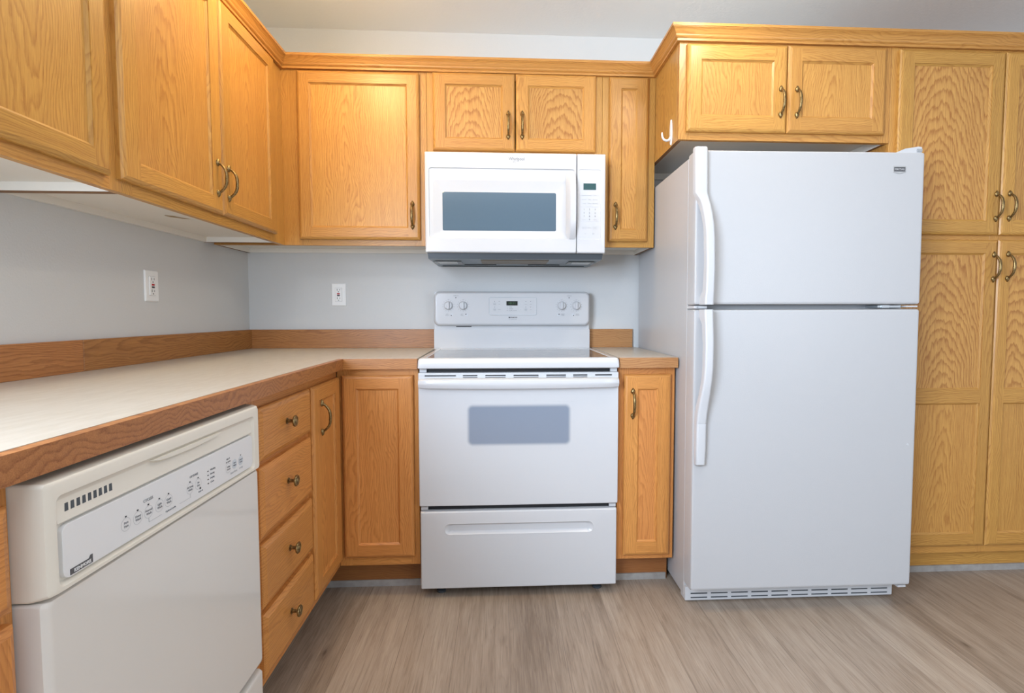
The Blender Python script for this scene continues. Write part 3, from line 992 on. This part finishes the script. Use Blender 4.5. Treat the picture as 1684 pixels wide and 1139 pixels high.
# backguard
b = MB('white', 'black')
b.loft([[(x, y, z) for x, z in ((0.898, 0.900), (1.656, 0.900), (1.656, 1.010), (0.898, 1.010))] for y in (-0.004, -0.062)])
b.box(0.900, 1.654, -0.056, -0.004, 1.010, 1.192)
b.box(1.004, 1.078, -0.0575, -0.050, 1.0225, 1.0265, 1)
bg = T.part('backguard', b, org=(1.277, -0.03, 1.0))
b = MB('white')
gx = (0.899, 1.654)
L = []
for ins, y in ((0.000, -0.052), (0.0, -0.066), (0.002, -0.076), (0.007, -0.083), (0.014, -0.086)):
    L.append(rrect(gx[0] + ins, gx[1] - ins, 1.028 + ins, 1.1935 - ins, 0.026 - ins * 0.6, y))
b.loft(L)
cp = T.part('control_panel', b, parent=bg, org=(1.277, -0.086, 1.11))
YP = -0.0862
for kx in (0.9705, 1.0405, 1.5150, 1.5860):
    b = MB('white_plastic', 'ink_lt')
    b.lathe([(0.0215, 0), (0.0210, 0.005), (0.0175, 0.0075), (0.0165, 0.014), (0.0, 0.0145)], (kx, YP, 1.1255), (0, -1, 0), 24)
    b.box(kx - 0.0055, kx + 0.0055, YP - 0.024, YP - 0.013, 1.1255 - 0.0165, 1.1255 + 0.0170, bev=0.002)
    b.box(kx - 0.0009, kx + 0.0009, YP - 0.0243, YP - 0.0238, 1.1255 + 0.005, 1.1255 + 0.0165, 1)
    T.part('knob', b, parent=cp, org=(kx, YP, 1.1255))
for side in (0, 1):
    b = MB('ink', 'ink_dk', 'grey_seal')
    for kx in ((0.9705, 1.0405), (1.5150, 1.5860))[side]:
        for k in range(13):
            a = R(90 + 24 + k * 26)
            x, z = kx + 0.0275 * math.cos(a), 1.1255 + 0.0275 * math.sin(a)
            b.box(x - 0.0011, x + 0.0011, YP - 0.0003, YP, z - 0.0011, z + 0.0011)
        b.text('OFF', 0.0050, kx, 1.1255 + 0.0275, YP)
        rear = kx in (1.0405, 1.5150)
        for dz, word in ((0.003, ('LEFT', 'RIGHT')[side]), (-0.003, 'REAR' if rear else 'FRONT')):
            b.text(word, 0.0056, kx - (0.006, -0.006)[side], 1.0815 + dz, YP)
        xb = kx + (0.013, -0.019)[side]
        for dx in (0, 0.006):
            for dz in (0, 0.006):
                on = dx == (0.0, 0.006)[side] and dz == (0.006 if rear else 0.0)
                b.box(xb + dx - 0.0022, xb + dx + 0.0022, YP - 0.0003, YP, 1.0785 + dz - 0.0022, 1.0785 + dz + 0.0022, 1 if on else 2)
    xs = (1.006, 1.551)[side]
    T.part('burner_legend', b, parent=cp, org=(xs, YP, 1.11), smooth=False)
    b = MB('ink', 'ink_dk')
    b.text('SURFACE', 0.0056, xs, 1.1725, YP)
    b.box(xs - 0.0022, xs + 0.0022, YP - 0.0003, YP, 1.1615, 1.1655, 1)
    T.part('surface_light', b, parent=cp, org=(xs, YP, 1.167), smooth=False)
b = MB('ink', 'ink_dk')
b.text('KENMORE', 0.0080, 1.2810, 1.0685, YP, 1, bold=0.0002)
b.box(1.2585, 1.2645, YP - 0.0003, YP, 1.0655, 1.0720, 1)
b.text('SELF CLEANING OVEN', 0.0038, 1.2785, 1.0590, YP)
T.part('logo', b, parent=cp, org=(1.278, YP, 1.065), smooth=False)
b = MB('white', 'grey_seal')
b.loft([rrect(1.162, 1.394, 1.079, 1.1665, 0.010, YP + 0.001), rrect(1.162, 1.394, 1.079, 1.1665, 0.010, YP - 0.002), rrect(1.164, 1.392, 1.081, 1.1645, 0.009, YP - 0.003), rrect(1.166, 1.390, 1.083, 1.1625, 0.008, YP - 0.0015)], mis=[1, 0, 1, 0])
T.part('clock_panel', b, parent=cp, org=(1.278, YP, 1.12))
b = MB('lcd_black', 'lcd_green', 'ink_lt', 'ink', 'white_plastic')
yp = YP - 0.0017
b.box(1.2475, 1.3015, yp - 0.0006, yp + 0.001, 1.1265, 1.1470, 0)
b.text('10:11', 0.0165, 1.2745, 1.1368, yp - 0.0007, 1)
for x, z in ((1.191, 1.134), (1.213, 1.134), (1.191, 1.107), (1.341, 1.134), (1.364, 1.134), (1.341, 1.107), (1.364, 1.107)):
    dk = (x, z) in ((1.191, 1.134), (1.191, 1.107), (1.341, 1.107))
    b.lathe([(0.0075, 0), (0.0075, 0.0006), (0, 0.0008)], (x, yp, z), (0, -1, 0), 16, 2 if dk else 4)
    b.box(x - 0.0018, x + 0.0018, yp - 0.0003, yp, z + 0.0105, z + 0.0125, 3)
    b.box(x - 0.0055, x + 0.0055, yp - 0.0011, yp - 0.0008, z - 0.0022, z - 0.0010, 3)
b.text('START', 0.0050, 1.213, 1.107, yp, 3)
for k, w in enumerate(('OVEN', 'PREHEAT', 'DOOR LOCKED')):
    b.box(1.2505, 1.2530, yp - 0.0003, yp, 1.1175 - 0.0085 * k, 1.1195 - 0.0085 * k, 3)
    b.text(w, 0.0052, 1.260, 1.1185 - 0.0085 * k, yp, 3, align='LEFT')
for z, s in ((1.134, 1), (1.107, -1)):
    b.box(1.309, 1.325, yp - 0.0003, yp, z - 0.006, z + 0.006, 4)
    b.face([(1.3135, yp - 0.0005, z - 0.002 * s), (1.3205, yp - 0.0005, z - 0.002 * s), (1.317, yp - 0.0005, z + 0.003 * s)], 2)
T.part('display', b, parent=cp, org=(1.278, yp, 1.12), smooth=False)
# oven door
YD = -0.638
b = MB('white', 'black')
dx0, dx1 = 0.910, 1.670
L = [rrect(dx0, dx1, 0.3555, 0.8655, 0.004, -0.6125), rrect(dx0, dx1, 0.3555, 0.8655, 0.004, YD + 0.008), rrect(dx0 + 0.002, dx1 - 0.002, 0.3575, 0.8640, 0.005, YD + 0.002), rrect(dx0 + 0.006, dx1 - 0.006, 0.3615, 0.8600, 0.006, YD)]
b.loft(L)
for xa, xb, rows_ in ((0.936, 1.052, (0,)), (1.078, 1.132, (0, 1)), (1.162, 1.238, (0, 1)), (1.268, 1.362, (0, 1)), (1.392, 1.466, (0, 1)), (1.494, 1.548, (0, 1)), (1.578, 1.692 - 0.05, (0,))):
    for r in rows_: b.box(xa, xb, YD - 0.0008, YD + 0.006, 0.8520 - 0.0080 * r, 0.8564 - 0.0080 * r, 1)
od = T.part('oven_door', b, org=(RC, YD, 0.61))
b = MB('white')
loops = []
for i in range(25):
    t = -1 + 2 * i / 24
    x = 1.290 + 0.376 * t
    e = max(0, (abs(t) - 0.95) / 0.05)
    out = YD - 0.036 * (1 - 0.10 * t * t) * (1 - 0.35 * e * e)
    zt = 0.8465 - 0.003 * e
    zb = 0.8045 + 0.004 * t * t
    loops.append([(x, YD + 0.002, zt), (x, out + 0.012, zt), (x, out + 0.003, zt - 0.006), (x, out, zt - 0.016), (x, out + 0.001, zb + 0.014), (x, out + 0.007, zb + 0.003), (x, out + 0.018, zb), (x, YD + 0.002, zb + 0.001)])
b.loft(loops)
T.part('handle', b, parent=od, org=(RC, YD, 0.825))
hw, hh = 0.1945, 0.0765
b = MB(mk_ovenwin(hw, hh))
cxw, czw = 1.2890, 0.6655
b.box(cxw - hw - 0.012, cxw + hw + 0.012, YD - 0.0008, YD + 0.001, czw - hh - 0.012, czw + hh + 0.012)
T.part('oven_window', b, parent=od, org=(cxw, YD, czw), smooth=False)
# storage drawer
b = MB('white')
L = [rrect(0.913, 1.667, 0.034, 0.3365, 0.005, -0.6125), rrect(0.913, 1.667, 0.034, 0.3365, 0.005, YD + 0.009), rrect(0.915, 1.665, 0.036, 0.3345, 0.005, YD + 0.003), rrect(0.919, 1.661, 0.040, 0.3305, 0.006, YD),
     rrect(1.003, 1.577, 0.244, 0.291, 0.020, YD), rrect(1.005, 1.575, 0.246, 0.289, 0.019, YD - 0.0010), rrect(1.009, 1.571, 0.249, 0.286, 0.017, YD + 0.002), rrect(1.026, 1.554, 0.257, 0.279, 0.010, YD + 0.012)]
b.loft(L, cap0=True)
T.part('storage_drawer', b, org=(RC, YD, 0.185))

# ------------------------------------------------------------------ refrigerator
FW = (1.9075, 2.7345)
FC = (FW[0] + FW[1]) / 2
T = Thing('refrigerator', 'white top-freezer refrigerator between the narrow counter and the pantry', 'refrigerator', (FC, -0.40, 0), extra=Matrix.Rotation(R(-0.40), 4, 'Z') @ Matrix.Rotation(R(-0.20), 4, 'Y'))
YF = -0.788


def fx(x): return 1.2206 + (x - 1.2206) * 0.9755


def fz_(z): return 1.084 + (z - 1.084) * 0.9755


b = MB('fridge', 'black')
b.box(FW[0] + 0.004, FW[1] - 0.004, -0.703, -0.02, 0.022, 1.650, bev=0.004)
b.box(FW[0] + 0.02, FW[1] - 0.02, -0.66, -0.04, 0.008, 0.022, 1)
T.part('body', b)


def fdoor(name, z0, z1):
    b = MB('fridge', 'grey_seal')
    L = [rrect(FW[0] + 0.008, FW[1] - 0.008, z0 + 0.008, z1 - 0.008, 0.004, -0.704), rrect(FW[0] + 0.008, FW[1] - 0.008, z0 + 0.008, z1 - 0.008, 0.004, -0.715),
         rrect(FW[0] + 0.001, FW[1] - 0.001, z0 + 0.001, z1 - 0.001, 0.006, -0.716), rrect(FW[0], FW[1], z0, z1, 0.006, -0.720),
         rrect(FW[0], FW[1], z0, z1, 0.006, YF + 0.012), rrect(FW[0] + 0.003, FW[1] - 0.003, z0 + 0.003, z1 - 0.003, 0.007, YF + 0.004), rrect(FW[0] + 0.011, FW[1] - 0.011, z0 + 0.011, z1 - 0.011, 0.008, YF)]
    b.loft(L, mis=[1, 1, 0, 0, 0, 0, 0])
    return T.part(name, b, org=(FC, YF, (z0 + z1) / 2), label=None)


fz = fdoor('freezer_door', 1.118, 1.657)
ff = fdoor('refrigerator_door', 0.082, 1.1025)


def fhandle(parent, secs):
    b = MB('white_plastic')
    loops = []
    for z, x0, x1, y0, y1 in secs:          # y0 = front, y1 = back
        x0, x1, y0 = fx(x0), fx(x1), y0 + YF + 0.744
        z = fz_(z)
        r = 0.006
        m = (y1 - y0) * 0.45
        loops.append([(x0, y1, z), (x0, y0 + r, z), (x0 + r * 0.5, y0 + r * 0.3, z), (x0 + r * 1.3, y0, z), (x1 - r * 1.3, y0, z), (x1 - r * 0.5, y0 + r * 0.3, z), (x1, y0 + r, z), (x1, y1, z)])
    b.loft(loops)
    z0, z1 = fz_(secs[0][0]), fz_(secs[-1][0])
    T.part('handle', b, parent=parent, org=((secs[0][1] + secs[0][2]) / 2, YF, (z0 + z1) / 2), angle=50)


o = 0.002
fhandle(fz, [(1.677, FW[0] + 0.012, 1.955, -0.757, YF + o), (1.675, FW[0] + 0.008, 1.959, -0.763, YF + o), (1.668, FW[0] + 0.006, 1.960, -0.766, YF + o), (1.515, FW[0] + 0.008, 1.961, -0.768, YF + o), (1.490, 1.930, 1.965, -0.774, YF + o),
             (1.470, 1.934, 1.968, -0.781, YF - 0.006), (1.44, 1.938, 1.971, -0.789, YF - 0.018), (1.40, 1.942, 1.974, -0.797, YF - 0.027), (1.35, 1.944, 1.976, -0.801, YF - 0.031), (1.25, 1.946, 1.978, -0.801, YF - 0.031), (1.17, 1.946, 1.978, -0.797, YF - 0.020), (1.145, 1.944, 1.978, -0.795, YF + o), (1.1195, 1.944, 1.978, -0.793, YF + o)])
fhandle(ff, [(1.1025, 1.943, 1.977, -0.793, YF + o), (1.078, 1.943, 1.977, -0.795, YF + o), (1.05, 1.945, 1.977, -0.797, YF - 0.020), (0.98, 1.946, 1.978, -0.801, YF - 0.031), (0.90, 1.945, 1.977, -0.801, YF - 0.031), (0.85, 1.943, 1.975, -0.798, YF - 0.028), (0.80, 1.938, 1.972, -0.790, YF - 0.020),
             (0.76, 1.934, 1.970, -0.781, YF - 0.008), (0.725, 1.931, 1.968, -0.775, YF + o), (0.692, 1.930, 1.967, -0.771, YF + o), (0.6905, 1.9305, 1.9655, -0.7695, YF + o), (0.689, 1.930, 1.967, -0.771, YF + o), (0.60, 1.930, 1.967, -0.769, YF + o), (0.540, 1.931, 1.966, -0.766, YF + o), (0.534, 1.934, 1.963, -0.758, YF + o)])
# badge
b = MB('silver', 'badge_grey', 'white_plastic')
bx, bz = fx(2.6735), fz_(1.6055)
sh = lambda k, y: [(bx + x * k, y, bz + z * k) for x, z in ((-0.023, 0.0125), (0.023, 0.0125), (0.023, -0.008), (0.0, -0.0135), (-0.023, -0.008))]
b.loft([sh(1, YF + 0.0005), sh(1, YF - 0.0015), sh(0.95, YF - 0.002)], 0)
b.box(bx - 0.0205, bx + 0.0205, YF - 0.0024, YF - 0.0015, bz - 0.0062, bz + 0.0095, 1)
b.text('MAYTAG', 0.0085, bx, bz + 0.0018, YF - 0.0025, 2)
T.part('badge', b, parent=fz, org=(bx, YF, bz), smooth=False)
b = MB('white_plastic')
b.lathe([(0.004, 0), (0.004, 0.0015), (0, 0.002)], (fx(2.741), YF, fz_(0.597)), (0, -1, 0), 14)
T.part('plug_button', b, parent=ff, org=(fx(2.741), YF, fz_(0.597)))
# hinges
b = MB('white_plastic', 'steel')
b.loft([[(x, y, z) for x, z in ((2.622, 1.651), (2.727, 1.651), (2.727, 1.676), (2.715, 1.678), (2.665, 1.670))] for y in (-0.778, -0.660)])
b.box(2.708, 2.726, -0.782, -0.774, 1.659, 1.669, 1)
T.part('top_hinge_cover', b)
b = MB('steel', 'white_plastic')
b.box(2.592, 2.680, -0.764, -0.704, 1.1075, 1.1150)
b.box(2.686, 2.729, -0.780, -0.704, 1.1085, 1.1140, 1)
b.box(2.606, 2.634, -0.768, -0.704, 1.1065, 1.1160)
T.part('middle_hinge', b, smooth=False)
b = MB('white_plastic', 'steel')
b.box(1.911, 1.958, -0.778, -0.704, 1.1050, 1.1155, 0, bev=0.002)
b.lathe([(0.003, 0), (0.003, 0.003), (0, 0.0035)], (1.922, -0.778, 1.1103), (0, -1, 0), 10, 1)
T.part('hinge_plug', b)
b = MB('white_plastic', 'charcoal')
b.box(FW[0] + 0.006, 2.722, -0.716, -0.665, 0.006, 0.060, bev=0.004)
for k in range(10):
    xa = 1.935 + k * 0.078
    for z in (0.016, 0.032): b.box(xa, xa + 0.064, -0.7165, -0.710, z, z + 0.0045, 1)
T.part('toe_grille', b)
b = MB('white_plastic')
b.box(2.700, 2.730, -0.770, -0.67, 0.066, 0.074)
T.part('bottom_hinge', b, smooth=False)
for x in (1.97, 2.67):
    b = MB('charcoal')
    b.lathe([(0.02, 0), (0.02, 0.022)], (x, -0.64, 0.003), (0, 0, 1), 12)
    T.part('foot', b, org=(x, -0.64, 0))

# ------------------------------------------------------------------ dishwasher (left run frame)
DX0, DX1 = -1.894, -1.306
DF = -0.640
T = Thing('dishwasher', 'white built-in dishwasher with push-button console under the left countertop', 'dishwasher', (-1.615, -0.3, 0), LEFT)
b = MB('dwdoor', 'black')
b.box(DX0 + 0.004, DX1 - 0.004, -0.585, -0.03, 0.02, 0.866)
T.part('tub', b, smooth=False)
b = MB('bisque', 'black')
L = [rrect(DX0, DX1, 0.7145, 0.869, 0.004, -0.586), rrect(DX0, DX1, 0.7145, 0.869, 0.004, DF + 0.022), rrect(DX0 + 0.002, DX1 - 0.002, 0.7155, 0.868, 0.006, DF + 0.011), rrect(DX0 + 0.007, DX1 - 0.005, 0.7165, 0.866, 0.006, DF + 0.003), rrect(DX0 + 0.016, DX1 - 0.008, 0.7175, 0.862, 0.006, DF),
     rrect(-1.872, -1.334, 0.7225, 0.846, 0.010, DF), rrect(-1.870, -1.337, 0.7250, 0.843, 0.010, DF + 0.004), rrect(-1.867, -1.342, 0.7275, 0.836, 0.010, DF + 0.008)]
b.loft(L)
cs = T.part('console', b, org=(-1.615, DF, 0.79))
# pocket between rim and membrane: slanted ledge, vent slots, hand cup
b = MB('bisque', 'black', 'charcoal')
b.loft([[(-1.868, DF + y, z), (-1.340, DF + y, z), (-1.340, DF + y2, z2), (-1.868, DF + y2, z2)] for y, z, y2, z2 in ((0.0095, 0.838, 0.0045, 0.808), (0.0075, 0.838, 0.0025, 0.808))])
for k in range(9):
    x = -1.854 + k * 0.0098
    b.loft([[(x, DF + 0.004 - i * 0.0001 * 0, z0), (x + 0.0058, DF + 0.004, z0), (x + 0.0058 + 0.003, DF + 0.0068, z0 + 0.013), (x + 0.003, DF + 0.0068, z0 + 0.013)] if i == 0 else [(x, DF + 0.009, z0), (x + 0.0058, DF + 0.009, z0), (x + 0.0058 + 0.003, DF + 0.009, z0 + 0.013), (x + 0.003, DF + 0.009, z0 + 0.013)] for i, z0 in ((0, 0.820), (1, 0.820))], mi=2)
T.part('vent', b, parent=cs, org=(-1.615, DF, 0.825), smooth=False)
b = MB('bisque')
loops = []
for i in range(13):
    t = -1 + 2 * i / 12
    x = -1.58 + 0.105 * t
    h = 0.014 * (1 - t * t) ** 0.5 if abs(t) < 1 else 0.0
    loops.append([(x, DF + 0.010, 0.841), (x, DF - 0.001, 0.841), (x, DF - 0.001, 0.840 - h * 0.5), (x, DF + 0.010, 0.838 - h)])
b.loft(loops)
T.part('hand_cup', b, parent=cs, org=(-1.58, DF, 0.84))
b = MB('dwpanel')
L = [rrect(-1.864, -1.3445, 0.7300, 0.8035, 0.011, DF + 0.010), rrect(-1.864, -1.3445, 0.7300, 0.8035, 0.011, DF + 0.0012), rrect(-1.8632, -1.3453, 0.7308, 0.8027, 0.011, DF + 0.0006)]
b.loft(L)
mp = T.part('button_panel', b, parent=cs, org=(-1.61, DF, 0.766))
yk = DF + 0.0004


def ring(b, x, z, r, mi, w=0.0007):
    n = 28
    for k in range(n):
        a0, a1 = 2 * PI * k / n, 2 * PI * (k + 1) / n
        b.face([(x + q2 * math.cos(a), yk, z + q2 * math.sin(a)) for a, q2 in ((a0, r), (a0, r + w), (a1, r + w), (a1, r))], mi)


def led(b, x0, x1, z0, z1): b.box(x0, x1, yk - 0.0004, yk, z0, z1, 2)


def button(x, z, w1, w2, filled=False, dot=True):
    b = MB('ink_lt', 'ink', 'ink_dk', 'grey_seal')
    if filled: b.lathe([(0.0102, 0), (0.0102, 0.0003), (0, 0.0004)], (x, yk, z), (0, -1, 0), 24, 3)
    else: ring(b, x, z, 0.0098, 0)
    b.text(w1, 0.0052, x, z + 0.0027, yk - 0.0004, 1)
    b.text(w2, 0.0052, x, z - 0.0028, yk - 0.0004, 1)
    if dot: led(b, x - 0.0017, x + 0.0017, z + 0.0112, z + 0.0132)
    T.part('button', b, parent=mp, org=(x, yk, z), smooth=False)


for x, w1, w2 in ((-1.750, 'Pots', 'Pans'), (-1.724, 'Heavy', 'Wash'), (-1.699, 'Normal', 'Wash'), (-1.672, 'Light', 'Wash'), (-1.648, 'Quick', 'Wash'), (-1.586, 'Hi Temp', 'Wash'), (-1.560, 'Air', 'Dry')):
    button(x, 0.7590, w1, w2)
button(-1.451, 0.7570, 'Delay', 'Hours', dot=False)
button(-1.426, 0.7585, 'Start', 'Wash', True, False)
button(-1.3995, 0.7585, 'Cancel', 'Drain', True)
for k, w in enumerate(('Washing', 'Rinsing', 'Drying', 'Clean')):
    b = MB('ink_lt', 'ink', 'ink_dk')
    led(b, -1.5285, -1.5250, 0.7720 - 0.0082 * k, 0.7742 - 0.0082 * k)
    b.text(w, 0.0052, -1.519, 0.7735 - 0.0082 * k, yk, 1, align='LEFT')
    T.part('indicator_light', b, parent=mp, org=(-1.5267, yk, 0.7731 - 0.0082 * k), smooth=False)
b = MB('ink_lt', 'ink', 'ink_dk')
for x in (-1.4575, -1.4510, -1.4445): led(b, x - 0.0016, x + 0.0016, 0.7690, 0.7712)
b.text('DELAY', 0.0045, -1.451, 0.7765, yk, 1)
T.part('delay_legend', b, parent=mp, org=(-1.451, yk, 0.772), smooth=False)
b = MB('ink_lt', 'ink', 'ink_dk')
b.text('CYCLES', 0.0068, -1.699, 0.7795, yk, 1)
T.part('cycle_legend', b, parent=mp, org=(-1.699, yk, 0.7795), smooth=False)
b = MB('ink_lt', 'ink', 'ink_dk')
b.text('Optional cycles', 0.0045, -1.643, 0.7420, yk, 1)
for xa, xb in ((-1.699, -1.668), (-1.618, -1.586)): b.box(xa, xb, yk - 0.0003, yk, 0.7417, 0.7422, 0)
b.box(-1.6993, -1.6987, yk - 0.0003, yk, 0.7417, 0.7485, 0)
b.box(-1.5863, -1.5857, yk - 0.0003, yk, 0.7417, 0.7485, 0)
T.part('link_legend', b, parent=mp, org=(-1.66, yk, 0.745), smooth=False)
b = MB('ink_lt', 'ink', 'ink_dk')
b.text('OPTIONS', 0.0062, -1.573, 0.7795, yk, 1)
T.part('option_legend', b, parent=mp, org=(-1.573, yk, 0.7795), smooth=False)
b = MB('ink_lt', 'ink', 'ink_dk')
b.text('Lock on', 0.0045, -1.553, 0.7430, yk, 1)
led(b, -1.5560, -1.5520, 0.7470, 0.7505)
T.part('lock_legend', b, parent=mp, org=(-1.554, yk, 0.745), smooth=False)
b = MB('ink_lt')
b.text('QuietWash', 0.0060, -1.430, 0.7420, yk, 0)
b.text('energy', 0.0058, -1.399, 0.7430, yk, 0)
T.part('printed_marks', b, parent=mp, org=(-1.415, yk, 0.742), smooth=False)
b = MB('badge_grey', 'dwpanel')
b.loft([[(-1.8545, yy, 0.7325), (-1.8165, yy, 0.7325), (-1.8165, yy, 0.7445), (-1.8200, yy, 0.7445), (-1.8230, yy, 0.7405), (-1.8545, yy, 0.7405)] for yy in (yk + 0.0003, yk - 0.0005)])
b.text('KENMORE', 0.0062, -1.8345, 0.7362, yk - 0.0006, 1, bold=0.0002)
T.part('badge', b, parent=mp, org=(-1.835, DF, 0.737), smooth=False)
b = MB('dwdoor')
yd = DF + 0.005
L = [rrect(DX0 + 0.001, DX1 - 0.001, 0.2315, 0.7125, 0.004, -0.586), rrect(DX0 + 0.001, DX1 - 0.001, 0.2315, 0.7125, 0.004, yd + 0.014), rrect(DX0 + 0.003, DX1 - 0.002, 0.2330, 0.7115, 0.006, yd + 0.005), rrect(DX0 + 0.009, DX1 - 0.006, 0.2370, 0.7095, 0.008, yd + 0.001), rrect(DX0 + 0.016, DX1 - 0.011, 0.2420, 0.7065, 0.008, yd)]
b.loft(L)
T.part('door', b, org=(-1.615, yd, 0.47))
b = MB('dwdoor')
L = [rrect(DX0 + 0.004, DX1 - 0.001, 0.02, 0.2155, 0.006, -0.586), rrect(DX0 + 0.004, DX1 - 0.001, 0.02, 0.2155, 0.006, yd + 0.010), rrect(DX0 + 0.007, DX1 - 0.004, 0.023, 0.2125, 0.007, yd + 0.003), rrect(DX0 + 0.012, DX1 - 0.009, 0.028, 0.2075, 0.008, yd + 0.001)]
b.loft(L)
T.part('access_panel', b, org=(-1.615, yd, 0.11))
for x in (DX0 + 0.05, DX1 - 0.05):
    b = MB('charcoal')
    b.lathe([(0.016, 0), (0.016, 0.021)], (x, -0.50, 0.0), (0, 0, 1), 12)
    T.part('foot', b, org=(x, -0.50, 0))

# ------------------------------------------------------------------ outlets and hook


def outlet(label, cx, cz, frame):
    T = Thing('wall_outlet', label, 'outlet', (cx, 0, cz), frame, 'GFCI wall outlets')
    b = MB('bright_plastic')
    w, h = 0.0345, 0.0545
    b.loft([rrect(cx - w, cx + w, cz - h, cz + h, 0.003, -0.0003), rrect(cx - w, cx + w, cz - h, cz + h, 0.003, -0.003), rrect(cx - w + 0.003, cx + w - 0.003, cz - h + 0.003, cz + h - 0.003, 0.003, -0.0055)])
    T.part('plate', b)
    b = MB('bright_plastic', 'ink_dk', 'ink_lt')
    b.loft([rrect(cx - 0.0172, cx + 0.0172, cz - 0.0338, cz + 0.0338, 0.001, -0.005), rrect(cx - 0.0172, cx + 0.0172, cz - 0.0338, cz + 0.0338, 0.001, -0.0056)], 2)
    b.loft([rrect(cx - 0.0163, cx + 0.0163, cz - 0.033, cz + 0.033, 0.0015, -0.005), rrect(cx - 0.0163, cx + 0.0163, cz - 0.033, cz + 0.033, 0.0015, -0.0075), rrect(cx - 0.0153, cx + 0.0153, cz - 0.032, cz + 0.032, 0.0015, -0.0083)])
    for s in (1, -1):
        zc = cz + 0.0205 * s
        b.box(cx - 0.0072, cx - 0.0052, -0.0086, -0.0080, zc - 0.001, zc + 0.008, 1)
        b.box(cx + 0.0052, cx + 0.0072, -0.0086, -0.0080, zc + 0.000, zc + 0.007, 1)
        b.box(cx - 0.0022, cx + 0.0022, -0.0086, -0.0080, zc - 0.0085, zc - 0.0050, 1)
    rc = T.part('receptacle', b, smooth=False, org=(cx, -0.005, cz))
    for nm, m, zz in (('reset_button', 'red', cz + 0.0042), ('test_button', 'ink_dk', cz - 0.0042)):
        b = MB(m)
        b.box(cx - 0.0065, cx + 0.0065, -0.0100, -0.0080, zz - 0.0030, zz + 0.0030, bev=0.0004, seg=1)
        T.part(nm, b, parent=rc, smooth=False, org=(cx, -0.008, zz), label='red button' if m == 'red' else 'black button')


outlet('white outlet with red and black buttons on the left wall above the counter', -0.6975, 1.1825, LEFT)
outlet('white outlet with red and black buttons on the back wall left of the range', 0.430, 1.1795, None)

HOOKF = Matrix.Translation((1.9003, -0.515, 1.755)) @ Matrix.Rotation(R(-90), 4, 'Z')
T = Thing('adhesive_hook', 'white plastic adhesive hook on the oak side panel above the refrigerator', 'hook', (0, 0, 0), HOOKF)
b = MB('bright_plastic')
loops = []
for ins, y in ((0, 0.0), (0, -0.002), (0.002, -0.0045)):
    lp = []
    for i in range(24):
        a = 2 * PI * i / 24
        wd_ = 0.0125 - ins
        zz = 0.051 + (0.050 - ins) * math.sin(a)
        lp.append((wd_ * math.cos(a) * (0.75 + 0.25 * (1 - (zz / 0.102))) if True else 0, y, zz))
    loops.append(lp)
b.loft(loops)
T.part('base_plate', b)
b = MB('bright_plastic')
pts = [(0, -0.003, 0.030), (0, -0.010, 0.021), (0, -0.020, 0.018), (0, -0.030, 0.022), (0, -0.036, 0.031), (0, -0.038, 0.042), (0, -0.038, 0.050)]
b.tube(pts, [(0.008, 0.006), (0.007, 0.005), (0.0065, 0.004), (0.006, 0.0038), (0.006, 0.0036), (0.0055, 0.0034), (0.003, 0.002)], 12)
T.part('hook_arm', b)

# tidy helper properties
for o in bpy.data.objects:
    if '_org' in o: del o['_org']
